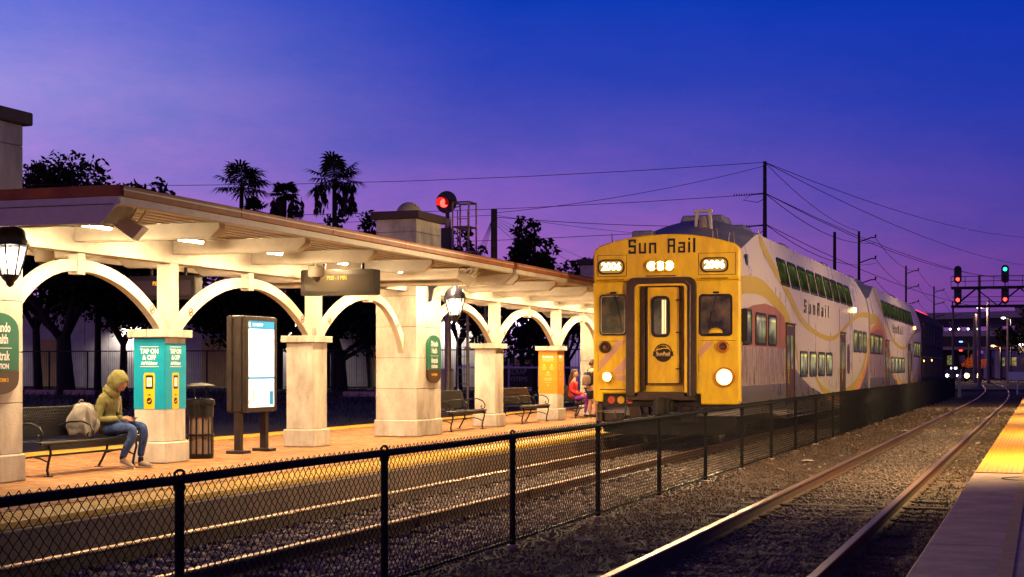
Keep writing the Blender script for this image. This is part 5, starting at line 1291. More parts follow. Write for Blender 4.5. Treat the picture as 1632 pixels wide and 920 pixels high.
skin_mesh('shirt', [(0, 0, .84), (0, 0, 1.0), (0, 0, 1.17), (0, 0, 1.27), (0, -.16, 1.25), (-.01, -.21, 1.08), (0, .16, 1.25), (-.01, .21, 1.08)], [(0, 1), (1, 2), (2, 3), (3, 4), (4, 5), (3, 6), (6, 7)], [(.125, .155), (.12, .15), (.125, .155), (.09, .11), .07, .062, .07, .062], 'shirt_black', p3)
skin_mesh('sleeve_panel', [(-.01, -.20, 1.14), (-.015, -.22, 1.06)], [(0, 1)], [.073, .068], 'shirt_blue', p3); skin_mesh('sleeve_panel', [(-.01, .20, 1.14), (-.015, .22, 1.06)], [(0, 1)], [.073, .068], 'shirt_blue', p3)
skin_mesh('shorts', [(0, 0, .84), (.0, -.09, .74), (.015, -.10, .50), (.0, .09, .74), (.05, .10, .50)], [(0, 1), (1, 2), (0, 3), (3, 4)], [(.13, .15), .105, .088, .105, .088], 'shorts', p3)
head(p3, (.03, 0, 1.475), (1, -.3), 'skin', .95, 10)
hair_cap(p3, (.02, 0, 1.49), -17)
for (x, y) in ((-.02, -.10), (.05, .10)):
    s_ = skin_mesh('shoe', [(x - .05, y, .055), (x + .06, y, .05), (x + .15, y, .035)], chain(3), [(.040, .045), (.042, .04), (.034, .028)], 'shirt_black', p3)
    skin_mesh('sole', [(x - .06, y, .018), (x + .16, y, .018)], [(0, 1)], [(.04, .012), (.034, .012)], 'sole', s_)
hand(p3, (.05, -.22, .80), (.1, 0, -1), (0, -1, 0), 0, 'skin', .4, .85); hand(p3, (.05, .22, .80), (.1, 0, -1), (0, 1, 0), 0, 'skin', .4, .85, -1)
bp_ = thing('backpack', 'brown-grey school backpack worn on the back of the standing boy', 'backpack', (-11.72, 41.35, PZ)); bp_.rotation_euler = (0, 0, R(62))
skin_mesh('bag', [(-.20, 0, .88), (-.21, 0, 1.02), (-.19, 0, 1.20)], [(0, 1), (1, 2)], [(.10, .15), (.11, .16), (.085, .13)], 'pack_brown', bp_)
skin_mesh('front_pocket', [(-.29, 0, .88), (-.29, 0, .98)], [(0, 1)], [(.05, .11), (.05, .11)], 'pack_brown', bp_)
MB().tube([(-.12, -.10, 1.24), (-.02, -.11, 1.34), (.10, -.11, 1.26), (.12, -.12, 1.08), (-.08, -.13, .90)], .018, 6).tube([(-.12, .10, 1.24), (-.02, .11, 1.34), (.10, .11, 1.26), (.12, .12, 1.08), (-.08, .13, .90)], .018, 6).build('strap', 'bag_cloth', bp_, smooth=True)
MB().tube([(-.16, -.03, 1.28), (-.17, 0, 1.33), (-.16, .03, 1.28)], .01, 6).build('grab_loop', 'bag_dark', bp_)
# ------------------------------------------------------------------ chain-link fence
FXX = -4.90
fence = thing('chain_link_fence', 'low black chain-link fence running between the two tracks', 'fence', (FXX, 5, -.15))
ys_posts = [5.20, 8.25, 11.33, 14.46, 17.55, 20.6, 23.65, 26.7] + [26.7 + 3.06 * k for k in range(1, 23)]
FTOP = .925
for y in ys_posts:
    p_ = MB(); p_.cyl((FXX, y, -.35), (FXX, y, FTOP - .01), .030, 10)
    p_.lathe([(.036, -.035), (.038, .0), (.025, .012)], (FXX, y, FTOP - .03), 10)
    pb = p_.build('post', 'fence_black', fence, world=True, smooth=True)
    if y < 45:
        MB().lathe([(.055, -.12), (.06, .0), (.045, .008)], (FXX, y, -.135), 10).build('footing', 'concrete', pb, world=True)
        q = MB()
        pp = [(-.03, -.03), (-.035, .01), (-.015, .03), (.015, .03), (.035, .01), (.03, -.03)]
        q.tube([(FXX, y + a * 1.6, FTOP + .035 + b * .7) for a, b in pp], .009, 6).build('tie_loop', 'fence_black', pb, world=True)
for a, b in zip(ys_posts[:-1], ys_posts[1:]):
    sag = random.uniform(-.006, .006)
    MB().tube([(FXX + .0, a, FTOP), (FXX, (a + b) / 2, FTOP + sag), (FXX, b, FTOP)], .029, 8).build('top_rail', 'fence_black', fence, world=True, smooth=True)
    s2 = random.uniform(-.02, .01)
    MB().tube([(FXX, a, -.085), (FXX, (a + b) / 2, -.085 + s2), (FXX, b, -.085)], .013, 6).build('bottom_rail', 'fence_black', fence, world=True, smooth=True)
MB().box(FXX - .03, FXX + .03, 4.0, 5.2, FTOP - .02, FTOP + .02).build('top_rail', 'fence_black', fence, world=True)
PIT = .084; zlo, zhi = -.10, FTOP + .062; HZ = .040
def wires(y0, y1, pit, hz, r, nside, name):
    ny = int((y1 - y0) / pit); nz = int((zhi - zlo) / hz) + 1
    idx = np.arange(nz); z = zlo + idx * hz
    offs = np.where(idx % 2 == 0, -.5, .5) * pit * 1.10
    off2 = np.where(idx % 2 == 0, .5, .5) * 0
    Yc = y0 + np.arange(ny) * pit
    cy = Yc[:, None] + offs[None] * np.where(np.arange(ny) % 2 == 0, 1, -1)[:, None]; cz = np.broadcast_to(z, cy.shape); cx = np.broadcast_to(FXX + .027 + np.where(idx % 2 == 0, -.003, .003), cy.shape)
    cy = cy + RNG.normal(0, .0015, cy.shape)
    C = np.stack([cx, cy, cz], -1)
    ang = np.arange(nside) * 2 * PI / nside + .5
    ring_ = np.stack([np.cos(ang), np.zeros(nside), np.sin(ang)], -1) * r
    ring_ = np.stack([np.cos(ang) * r, np.sin(ang) * r * 1.0, np.zeros(nside)], -1) * 1.25
    V = C[:, :, None, :] + ring_[None, None]
    base = (np.arange(ny)[:, None, None] * nz + np.arange(nz - 1)[None, :, None]) * nside + np.arange(nside)[None, None]
    nxt = (np.arange(ny)[:, None, None] * nz + np.arange(nz - 1)[None, :, None]) * nside + (np.arange(nside)[None, None] + 1) % nside
    F = np.stack([base, nxt, nxt + nside, base + nside], -1).reshape(-1, 4)
    o = np_mesh(name, V.reshape(-1, 3) - np.array([FXX, 5, -.15]), F, 'fence_black', fence, 'stuff')
wires(4.2, 40, PIT / 2, HZ, .0030, 3, 'wire_mesh'); wires(40, 94, PIT / 2, HZ, .0042, 3, 'wire_mesh')
# ------------------------------------------------------------------ trees
def leaves(name, centers, radii, n_per, size, mt, parent, flat=.8):
    out = []
    for c, r in zip(centers, radii):
        n = int(n_per * r ** 2)
        u = RNG.normal(size=(n, 3)); u /= np.linalg.norm(u, axis=1)[:, None]; rr = r * RNG.random(n)[:, None] ** .45
        out.append(np.array(c)[None] + u * rr * np.array([1, 1, flat]))
    P = np.concatenate(out); n = len(P)
    a = RNG.normal(size=(n, 3)); a /= np.linalg.norm(a, axis=1)[:, None]; b = np.cross(a, RNG.normal(size=(n, 3))); b /= np.linalg.norm(b, axis=1)[:, None]
    s = size * RNG.uniform(.5, 1.3, n)[:, None]
    V = np.stack([P - a * s, P + b * s * .45, P + a * s, P - b * s * .45], 1)
    return np_mesh(name, V.reshape(-1, 3), np.arange(4 * n).reshape(-1, 4), mt, parent)
def broad_tree(x, y, h, spread, label, trunk_r=.45, fork=.22, base=-.14, n_per=170, leaf=.22, seed=1, low=.38, cat='tree', name='oak_tree'):
    rr = random.Random(seed); t = thing(name, label, cat, (x, y, base))
    tr = MB(); fz = h * fork; lean = rr.uniform(-.5, .5)
    tr.tube([(0, 0, -.2), (.05, 0, .3), (lean * .3, 0, fz * .6), (lean * .5, 0, fz)], [trunk_r * 1.5, trunk_r * 1.1, trunk_r * .9, trunk_r * .8], 10)
    tips = []
    nl = 6
    for k in range(nl):
        a = 2 * PI * k / nl + rr.uniform(-.4, .4); L_ = spread * rr.uniform(.55, .85)
        p0 = Vector((lean * .5, 0, fz * rr.uniform(.8, 1.0))); p3 = p0 + Vector((math.cos(a) * L_, math.sin(a) * L_, (h - fz) * rr.uniform(.35, .75)))
        p1 = p0.lerp(p3, .35) + Vector((rr.uniform(-.3, .3), rr.uniform(-.3, .3), -.1)); p2 = p0.lerp(p3, .7) + Vector((rr.uniform(-.5, .5), 0, .4))
        tr.tube([p0, p1, p2, p3], [trunk_r * .5, trunk_r * .38, trunk_r * .24, trunk_r * .10], 7); tips += [p2, p3, p0.lerp(p3, .5)]
        for j in range(3):
            q = p1.lerp(p3, rr.uniform(.2, .9)); e = q + Vector((rr.uniform(-1, 1), rr.uniform(-1, 1), rr.uniform(.2, 1.2))) * spread * .25
            tr.tube([q, e], [trunk_r * .14, trunk_r * .05], 5); tips.append(e)
    tr.build('trunk', 'bark', t, smooth=True)
    cs, rs = [], []
    for p in tips: cs.append(tuple(p)); rs.append(spread * rr.uniform(.16, .28))
    for k in range(26):
        a = rr.uniform(0, 2 * PI); ph = rr.uniform(0, PI / 2); rad = spread * rr.uniform(.5, 1.0)
        cs.append((math.cos(a) * math.cos(ph) * rad, math.sin(a) * math.cos(ph) * rad, h * low + (h * (1 - low) - spread * .15) * math.sin(ph) * rr.uniform(.6, 1))); rs.append(spread * rr.uniform(.12, .24))
    leaves('crown', cs, rs, n_per, leaf, 'leaf_dark', t)
    return t
broad_tree(-59.4, 86, 15.6, 8.0, 'broad dark oak with thick trunk behind the hooded person, beyond the near bench', .55, .24, seed=3, n_per=120)
broad_tree(-63.5, 99, 12.5, 6.0, 'slender dark oak whose trunk stands just left of the teal pier', .26, .30, seed=5, n_per=110)
broad_tree(-50.6, 94, 9.8, 6.0, 'dark oak between the teal pier and the lit map case', .34, .25, seed=9, n_per=110, low=.30)
broad_tree(-45.1, 97, 9.4, 5.5, 'dark oak with leaning trunk framed by the arch left of the big middle column', .36, .28, seed=12, n_per=90)
broad_tree(-35.0, 98, 7.8, 2.6, 'loose dark tree in front of the lilac building seen through the far arch', .22, .3, seed=15, n_per=36)
broad_tree(-27.5, 92, 7.6, 2.6, 'dark tree behind the last arch beside the train', .22, .3, seed=18, n_per=60)
broad_tree(-67.2, 94, 17.6, 5.0, 'dark leafy tree whose top shows above the roof at far left', .3, .3, seed=21, n_per=110)
broad_tree(-65.0, 98, 17.4, 5.6, 'thin-topped dark tree rising above the near roof corner', .25, .4, seed=24, n_per=70, leaf=.26)
for (x, y, h, s, lab, sd) in ((-60.6, 99, 16.6, 4.6, 'ragged dark tree top above the roof, last one before the palms', 29), (-52.3, 118, 15.0, 4.4, 'round dark tree top left of the tower behind the palms', 31), (-55.5, 118, 14.8, 3.6, 'dark tree top just left of the column tower', 32), (-42.3, 112, 13.0, 3.2, 'dark tree top right of the signal mast ladder', 33),
                        (-37.6, 118, 12.4, 3.6, 'low dark tree top between the cypress and the train', 34), (-35.2, 121, 11.6, 3.8, 'lowest dark tree top against the sky beside the train roof', 35), (-1.0, 190, 9.2, 4.4, 'black bushy tree at the right edge under the signal bridge', 36), (4, 215, 5.5, 5, 'low dark bush beside the tracks at far right', 37)):
    broad_tree(x, y, h, s, lab, .25, .3, seed=sd, n_per=60, leaf=.3, low=.45)
# cypress-like evergreens
def spire_tree(x, y, h, w, label, seed):
    rr = random.Random(seed); t = thing('cypress_tree', label, 'tree', (x, y, -.14))
    MB().tube([(0, 0, -.2), (.1, 0, h * .5), (0, 0, h * .97)], [.22, .14, .03], 8).build('trunk', 'bark', t)
    cs, rs = [], []
    for k in range(40):
        f = rr.random() ** .8; z = h * (.18 + .80 * f); r = w * (1 - f) ** .6 * rr.uniform(.2, .9) + .15; a = rr.uniform(0, 2 * PI)
        cs.append((math.cos(a) * r, math.sin(a) * r, z)); rs.append(w * .34 * (1 - f * .55))
    leaves('crown', cs, rs, 130, .24, 'leaf_far', t, 1.25)
spire_tree(-35.9, 108, 12.6, 2.8, 'tall dark twin-topped evergreen right of the wooden pole', 41); spire_tree(-34.9, 108, 12.5, 1.9, 'slim dark evergreen, right one of the close pair behind the wires', 42)
spire_tree(-55.2, 116, 14.4, 1.1, 'small pointed dark evergreen just left of the tallest palm', 44); spire_tree(-37.2, 112, 11.2, 3.2, 'short dark evergreen sloping down towards the train', 43)
# palms
def palm(x, y, h, cr, label, seed, lean=.0, skirt=True):
    rr = random.Random(seed); t = thing('palm_tree', label, 'palm tree', (x, y, -.14), group='fan palms beyond the platform roof')
    MB().tube([(0, 0, -.2), (lean * .3, 0, h * .4), (lean * .8, 0, h * .8), (lean, 0, h)], [.30, .22, .19, .17], 10).build('trunk', 'bark', t, smooth=True)
    def fan(mb, c, d, L_, stem, spread=1.9, nf=13):
        """a fan leaf: a stalk then pointed segments in an arc, tips drooping"""
        d = d.normalized(); sd = d.cross(Vector((0, 0, 1)))
        sd = Vector((1, 0, 0)) if sd.length < .01 else sd.normalized(); up = sd.cross(d)
        b = c + d * stem; mb.tube([c, c + d * stem * .5 + Vector((0, 0, .05)), b], .03, 4)
        for k in range(nf):
            a = (k / (nf - 1) - .5) * spread * 2; q = (d * math.cos(a) + sd * math.sin(a)).normalized(); ll = L_ * (1 - .25 * abs(a) / spread) * rr.uniform(.85, 1.1)
            m1 = b + q * ll * .6 + Vector((0, 0, -.05)); tip = b + q * ll + Vector((0, 0, -ll * .32)); w = q.cross(up).normalized() * .095
            mb.add([b, m1 - w, tip, m1 + w], [(0, 1, 2, 3)])
    mb = MB(); c = Vector((lean, 0, h))
    for k in range(24):
        a = rr.uniform(0, 2 * PI); el = rr.uniform(-.5, 1.25)
        fan(mb, c, Vector((math.cos(a) * math.cos(el), math.sin(a) * math.cos(el), math.sin(el))), cr * .56, cr * rr.uniform(.3, .52))
    mb.build('crown', 'leaf_dark', t)
    if skirt:
        mb = MB()
        for k in range(12):
            a = rr.uniform(0, 2 * PI); r = rr.uniform(.5, 1.0) * cr * .75
            p = c + Vector((math.cos(a) * r, math.sin(a) * r, -.2))
            for j in range(5): fan(mb, p + Vector((rr.uniform(-.1, .1), 0, -j * .4)), Vector((rr.uniform(-.3, .3), rr.uniform(-.3, .3), -1)), .75, .2, .5, 5)
        mb.build('dead_fronds', 'bark', t)
palm(-60.6, 111, 16.0, 2.8, 'wide-headed dark fan palm, left one of the group', 51, .3, False); palm(-60.2, 113, 14.3, 1.5, 'lower ragged dark palm tucked under the left palm', 52, 0, False)
palm(-57.5, 112, 15.4, 1.6, 'short narrow fan palm between the two tall ones, bent by wind', 53, .5); palm(-51.75, 110, 16.2, 2.6, 'tallest fan palm with hanging dead fronds, right one of the group', 54, 0)
# low planting and verge beyond the platform
blades('verge_grass', 9000, -70, -18, 40, 90, .35, 'leaf_dark', -.15, 1.0)
def shrub(x, y, r, lab, seed):
    t = thing('shrub', lab, 'shrub', (x, y, -.14)); rr = random.Random(seed)
    MB().tube([(0, 0, -.1), (0, 0, r * .8)], .05, 5).build('stem', 'bark', t)
    leaves('foliage', [(rr.uniform(-r, r) * .6, rr.uniform(-r, r) * .6, r * rr.uniform(.3, .9)) for k in range(7)], [r * .5] * 7, 260, .12, 'leaf_dark', t)
shrub(-26.5, 46, .6, 'low dark shrub behind the gap beside the plain near pier', 3)
shrub(-30.5, 47, .55, 'low dark shrub behind the lit map case', 4)
# ------------------------------------------------------------------ buildings beyond
def wall_panels(t, x0, x1, y, z0, z1, mt, step, depth=.25):
    x = x0; k = 0
    proto = MB().box(0, step - .06, -.04, depth, z0, z1).build('wall_panel', mt, t); proto.location = (x0, y, 0)
    while x + step * 2 <= x1 + .01:
        x += step; o = proto.copy(); COL.objects.link(o); o.location = (x, y, 0)
w1 = thing('warehouse', 'long grey panelled warehouse behind the oaks and the dark fence', 'building', (-100, 120, -.14))
MB().box(0, 58, .3, 14, 0, 7.5).build('wall', 'seam_dark', w1); wall_panels(w1, 0, 58, 0, 0, 7.4, 'warehouse', 2.4)
MB().box(-.3, 58.3, -.4, 14.3, 7.5, 7.8).build('roof', 'dark_metal', w1)
for a in (14, 31, 47): MB().box(a, a + 3.4, -.10, -.03, 0, 4.2).build('roller_door', 'warehouse_yellow', w1); 
for a in (8, 24, 40, 54):
    wl = MB().box(a - .3, a + .3, -.5, 0, 5.6, 5.8).build('unseen_wall_lamp', 'dark_metal', w1)  # lamps out of sight under the eaves, added to light the panels
    spot_lamp('unseen_wall_light', (a, -.6, 5.5), (R(18), 0, 0), 3000, (1, .86, .74), wl, 150, .2, .6)
w2 = thing('tall_building', 'tall lilac-lit building behind the arches near the orange pier', 'building', (-42, 118, -.14))
MB().box(.0, 15, .3, 9, 0, 6.4).build('wall', 'seam_dark', w2); wall_panels(w2, 0, 15, 0, 0, 6.3, 'wall_lilac', 2.5)
MB().box(-.2, 15.2, -.3, 9.2, 6.4, 6.7).build('roof', 'dark_metal', w2)
MB().box(.3, 5.0, -.12, -.04, 1.9, 2.5).build('window_band', 'glass_dark', w2)
for s, z in (('C', 5.0), ('W', 4.0)): text(s, .95, (3.1, -.08, z), '-y', 'seam_dark', w2, world=False, off=.02)
for a in (3.5, 11):
    wl = MB().box(a - .3, a + .3, -.5, 0, 6.0, 6.2).build('unseen_wall_lamp', 'dark_metal', w2)  # unseen lamps, added because the sky alone leaves this wall too dark
    spot_lamp('unseen_wall_light', (a, -.6, 5.9), (R(18), 0, 0), 2600, (.8, .60, 1), wl, 150, .2, .6)
w3 = thing('low_shed', 'low dark shed beyond the far fence on the right of the arches', 'building', (-30, 104, -.14))
MB().box(0, 11, 0, 6, 0, 2.6).build('wall', 'warehouse', w3); MB().prism([(-.3, 2.6), (11.3, 2.6), (5.5, 3.6)], 'y', -.2, 6.2).build('roof', 'dark_metal', w3); MB().box(4, 6, -.06, -.01, 0, 2.1).build('door', 'dark_metal', w3)
# yard fence with posts, banner, wheel-stop kerbs, guard rail
yf = thing('yard_fence', 'tall black railing fence along the far parking yard', 'fence', (-90, 84, -.14))
for k in range(26): MB().box(k * 2.8 - .04, k * 2.8 + .04, -.04, .04, 0, 2.75).build('post', 'dark_metal', yf)
MB().box(0, 70, -.025, .025, 2.68, 2.75).build('top_rail', 'dark_metal', yf); MB().box(0, 70, -.02, .02, .15, .2).build('bottom_rail', 'dark_metal', yf)
q = MB()
for k in range(470): q.box(k * .15 - .006, k * .15 + .006, -.006, .006, .15, 2.7)
q.build('pales', 'dark_metal', yf)['kind'] = 'stuff'
yb = MB().prism([(-.9, .6), (.9, .6), (.9, 1.75), (-.9, 1.75)], 'y', -.01, .01)
bn = thing('banner', 'dark printed banner reading SCRAP SYSTEMS tied to the far fence', 'banner', (-28.1, 83.85, -.14)); yb.build('sheet', 'earth_far', bn)
text('SCRAP', .42, (0, -.03, 1.45), '-y', 'print_grey', bn, sx=.85, world=False); text('SYSTEMS', .36, (0, -.03, 1.05), '-y', 'print_grey', bn, sx=.85, world=False)
gr_ = thing('guard_rail', 'pale guard rail seen through the arches beside the orange pier', 'guard rail', (-31, 82, -.14))
MB().box(0, 18, -.03, .03, 1.66, 1.76).build('rail', 'wall_lilac', gr_)
for k in range(7): MB().box(k * 3 - .04, k * 3 + .04, -.03, .03, .0, 2.2 if k % 2 else 1.65).build('post', 'wall_lilac', gr_)
wst = [(-66.6, 'far left'), (-59.7, 'second'), (-52.0, 'third')]
for (x, lab) in ((-58.4, 'yellow-topped parking kerb left of the thick oak trunk'), (-55.6, 'yellow-topped parking kerb right of the thick oak trunk'), (-36.9, 'pale parking kerb seen left of the big middle column')):
    t = thing('parking_kerb', lab, 'kerb', (x, 82, -.14), group='parking kerbs at the far yard')
    MB().prism([(-.15, 0), (.15, 0), (.11, .32), (-.11, .32)], 'x', -1.1, 1.1).build('block', 'concrete', t, bevel=.02); MB().box(-1.0, .9, -.10, .10, .322, .335).build('painted_top', 'tactile_left', t)
struct(MB().box(-95, -18, 75, 104, -.5, -.10).build('parking_yard', 'asphalt'))
# ------------------------------------------------------------------ signal mast behind the platform
sm = thing('signal_mast', 'railway signal mast with glowing red head, ladder and cage beyond the column tower', 'signal', (-18.5, 48, -.15))
MB().cyl((0, 0, 0), (0, 0, 6.6), .11, 12).box(-.3, .3, -.3, .3, 0, .25).build('mast', 'steel', sm)
MB().lathe([(.36, .02), (.37, .0), (.36, -.03), (.17, -.04)], (-.05, 0, 7.15), 28, 'y').build('round_backplate', 'lantern_black', sm, smooth=True)
MB().lathe([(.10, .0), (.14, -.03), (.14, -.06)], (-.12, .0, 7.12), 20, 'y').build('lens', 'red_lamp', sm)
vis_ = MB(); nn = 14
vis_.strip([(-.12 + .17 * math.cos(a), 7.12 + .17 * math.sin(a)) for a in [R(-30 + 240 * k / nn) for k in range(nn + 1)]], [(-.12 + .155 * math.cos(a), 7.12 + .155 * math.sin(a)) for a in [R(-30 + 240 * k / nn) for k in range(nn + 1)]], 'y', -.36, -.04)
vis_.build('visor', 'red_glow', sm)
MB().cyl((0, .0, 6.5), (-.02, .0, 6.85), .07, 10).box(-.2, .15, -.15, .2, 5.3, 6.3).build('head_bracket', 'lantern_black', sm, bevel=.03)
MB().prism([(.05 * 0 + .0 + .30 * math.cos(a), 4.9 + .55 * math.sin(a)) for a in [2 * PI * k / 20 for k in range(20)]], 'y', -.2, .0).build('lower_backplate', 'lantern_black', sm)
cg = MB()
for x in (.30, .86):
    for y in (-.35, .35): cg.tube([(x, y, 5.5), (x, y, 7.1)], .03, 6)
for z in (6.3, 7.1): cg.tube([(.30, -.35, z), (.86, -.35, z), (.86, .35, z), (.30, .35, z), (.30, -.35, z)], .03, 6)
cg.box(.1, 1.02, -.4, .4, 5.44, 5.5).tube([(.1, 0, 6.95), (.45, 0, 7.0)], .018, 5)
cg.build('platform_cage', 'steel', sm)
ld = MB()
for x in (.30, .66): ld.tube([(x, .1, 0), (x, .1, 6.9)], .020, 6)
for k in range(22): ld.tube([(.30, .1, .3 + k * .3), (.66, .1, .3 + k * .3)], .014, 5)
ld.build('ladder', 'steel', sm)
MB().box(-.9, -.1, .2, .8, 0, 1.7).build('relay_case', 'warehouse', sm, bevel=.02)
MB().tube([(.8, -.3, 0), (.8, -.3, 4.6)], .05, 8).tube([(1.2, .3, 0), (1.2, .3, 4.9)], .04, 8).box(.7, 1.35, -.3, .35, 2.3, 2.4).build('lower_frame', 'steel', sm)
# ------------------------------------------------------------------ poles and wires
def pole(x, y, h, label, arms=0, r=.16, side=1):
    t = thing('utility_pole', label, 'utility pole', (x, y, -.3))
    MB().tube([(0, 0, -.2), (0, 0, h)], [r, r * .62], 8).build('shaft', 'wood_pole', t, smooth=True)
    for k in range(arms):
        z = h - .9 - k * 1.75
        MB().tube([(0, 0, z), (side * 1.0, 0, z + .35), (side * 1.35, 0, z + .35)], .05, 6).lathe([(.07, 0), (.09, .05), (.05, .12), (.09, .18), (.04, .25)], (side * 1.35, 0, z + .35), 8).build('arm', 'insulator', t)
    return t
UX = -14.6
UP = [(UX, 86.5, 13.2), (UX, 133, 13.2), (UX, 133 - 9, 12.2), (UX, 180, 13.2), (UX, 227, 13.2), (UX, 275, 13.2)]
p0 = pole(UX, 86.5, 13.25, 'tallest utility pole with dead-end insulators rising behind the train', 0)
q = MB()
for z in (11.5, 9.75):
    q.tube([(0, 0, z), (-.75, 0, z - .05)], .03, 5); q.tube([(-.75, 0, z - .05), (-1.2, 0, z - .35), (-.4, 0, z - .5), (0, 0, z - .3)], .02, 4)
    for k in range(8): q.lathe([(.03, 0), (.09, .02), (.03, .05)], (-.75 - k * .14, 0, z - .05), 8, 'x')
q.build('insulator_string', 'insulator', p0)
pole(UX, 133, 13.2, 'utility pole with three arms behind the middle of the train', 3)
pole(-16.6, 133, 13.2, 'bare pole just left of the three-armed pole', 0, .2)
pole(UX, 180, 13.2, 'utility pole with arms beyond the second white car', 3); pole(UX, 227, 13.2, 'far utility pole with arms above the locomotive', 3); pole(UX, 274, 13.0, 'farthest utility pole with arms left of the signal bridge', 3)
wp = thing('wooden_pole', 'short thick wooden pole with a fan of guy wires beyond the canopy', 'utility pole', (-26.4, 75, -.14))
MB().tube([(0, 0, -.2), (0, 0, 9.75)], [.20, .16], 10).box(-.1, .3, -.12, .12, 2, 5.3).build('shaft', 'wood_pole', wp)
def wire(parent, a, b, sag, r=.018, n=10):
    a, b = Vector(a), Vector(b); pts = []
    for k in range(n + 1):
        u = k / n; p = a.lerp(b, u); p.z -= sag * 4 * u * (1 - u); pts.append(p)
    MB().tube(pts, r, 4).build('wire', 'wire', parent, world=True)
ws = thing('overhead_wires', 'thin overhead wires strung across the sky between the utility poles', 'wires', (UX, 86.5, 12))
for z in (12.9, 11.15, 9.4): wire(ws, (UX, 86.5, z), (-78, 70, z + .2), 1.1, .02)
wire(ws, (UX, 86.5, 12.7), (-26.4, 75, 9.4), .3, .016); wire(ws, (UX, 86.5, 9.4), (-26.4, 75, 9.2), .2)
wire(ws, (-26.4, 75, 9.3), (-78, 60, 8.6), .5, .016); wire(ws, (-26.4, 75, 9.3), (UX - 1, 86.5, 8.6), .2, .014)
for z in (11.2, 9.5):
    wire(ws, (UX, 86.5, z), (UX + 1.35, 133, z + .7), .9, .022); 
wire(ws, (UX, 86.5, 12.9), (UX, 133, 12.9), .6, .018)
for dz in (0, -1.75, -3.5):
    for a, b in ((133, 180), (180, 227), (227, 274)): wire(ws, (UX + 1.35, a, 12.3 + dz), (UX + 1.35, b, 12.3 + dz), .8, .022)
for k, (z, ez, ex_) in enumerate(((12.9, 21.5, 8), (12.9, 17.0, 9), (11.2, 16.5, 8.5), (9.5, 13.0, 8.5), (11.2, 19, 8.2))): wire(ws, (UX, 86.5, z), (ex_, 240, ez), 2.6 + .5 * k, .020, 16)
gw = thing('guy_wires', 'fan of thin stay wires at both sides of the short wooden pole', 'wires', (-26.4, 75, 9))
for k in range(5): wire(gw, (-26.4, 75, 9.3), (-28.0 - k * .32, 75, 3.2), 0, .011, 2)
for k in range(4): wire(gw, (-26.4, 75, 9.2 - .1 * k), (-16.5 - k * 1.6, 79, 4.4 - .2 * k), .05, .011, 3)
# ------------------------------------------------------------------ signal bridge
sb = thing('signal_bridge', 'cantilever truss signal bridge with red and green lamps over the tracks', 'signal bridge', (-8.1, 150, -.3))
ln_ = 15.0
g = MB()
for y in (-.5, .5):
    for z in (7.35, 9.05): g.box(0, ln_, y - .08, y + .08, z, z + .22)
    for k in range(8):
        x0 = .3 + k * 1.9; g.tube([(x0, y, 7.5), (x0 + 1.9, y, 9.1)] if k % 2 == 0 else [(x0, y, 9.1), (x0 + 1.9, y, 7.5)], .05, 5)
g.build('truss', 'dark_metal', sb)
g = MB()
for z in (9.75, 10.2): g.tube([(0, -.5, z), (ln_, -.5, z)], .035, 5)
for k in range(13): g.tube([(k * 1.25, -.5, 9.2), (k * 1.25, -.5, 10.2)], .03, 5)
for z in (7.9, 8.35): g.tube([(0, .5, z), (ln_, .5, z)], .025, 5)
g.build('handrail', 'steel', sb)
MB().box(14, 14.5, -.5, .5, 0, 9.3).build('column', 'dark_metal', sb)
def sig_head(x, z, lamps):
    b = MB().prism([(x + .34 * math.cos(a), z + (.48 if math.sin(a) > 0 else -.48) + .34 * math.sin(a)) for a in [2 * PI * (k + .5) / 20 for k in range(20)]], 'y', -.85, -.7).build('signal_head', 'lantern_black', sb)
    for dz, m in lamps:
        MB().lathe([(.16, 0), (.14, -.03), (.01, -.05)], (x, -.86, z + dz), 16, 'y').build('lens', m, b)
        vv = MB(); n_ = 10; P = lambda r: [(x + r * math.cos(R(-20 + 220 * k / n_)), z + dz + r * math.sin(R(-20 + 220 * k / n_))) for k in range(n_ + 1)]
        vv.strip(P(.20), P(.18), 'y', -1.1, -.85); vv.build('visor', 'lantern_black', b)
for x in (.62, 4.75):
    sig_head(x, 10.35 if x < 2 else 10.35, [(.42, 'lamp_off' if x < 2 else 'green_lamp'), (-.42, 'red_lamp' if x < 2 else 'lamp_off')]); sig_head(x, 8.45, [(.42, 'lamp_off'), (-.42, 'red_lamp')])
    MB().cyl((x, -.75, 7.4), (x, -.75, 9.9), .05, 8).build('head_mast', 'dark_metal', sb)
# ------------------------------------------------------------------ overpass and far yard
def deck_(x0, x1, y, z0, z1, mt, t, w=9, name='deck'): MB().box(x0, x1, y, y + w, z0, z1).build(name, mt, t)
br = thing('road_overpass', 'wide concrete road overpass with dark girders crossing behind the signals', 'bridge', (-20, 245, -.3))
MB().box(-6, 60, 0, 11, 5.0, 6.9).build('girder', 'bridge_dark', br); MB().box(-6, 60, -.35, -.05, 6.5, 7.3).build('parapet', 'bridge_concrete', br)
for x in (3, 11.4, 13.0, 27): MB().box(x, x + .9, 1, 9, 0, 5.0).build('pier', 'bridge_concrete', br)
MB().box(2, 15, .5, 9.6, 4.5, 4.99).build('pier_cap', 'bridge_concrete', br)
b2 = thing('high_ramp', 'upper pale highway ramp sloping down to the left behind the overpass', 'bridge', (-24, 300, -.3))
MB().prism([(-14, 9.1), (24, 9.7), (24, 11.2), (-14, 10.7), (-22, 10.2), (-22, 9.0)], 'y', 0, 10).build('deck', 'bridge_dark', b2)
MB().prism([(-14, 10.4), (24, 11.0), (24, 12.2), (-14, 11.6), (-22, 10.6), (-22, 10.0)], 'y', -.4, -.05).build('parapet', 'bridge_concrete', b2)
for x in (-6, 20, 34): MB().box(x, x + 1.2, 2, 8, 0, 9.2).build('pier', 'bridge_concrete', b2)
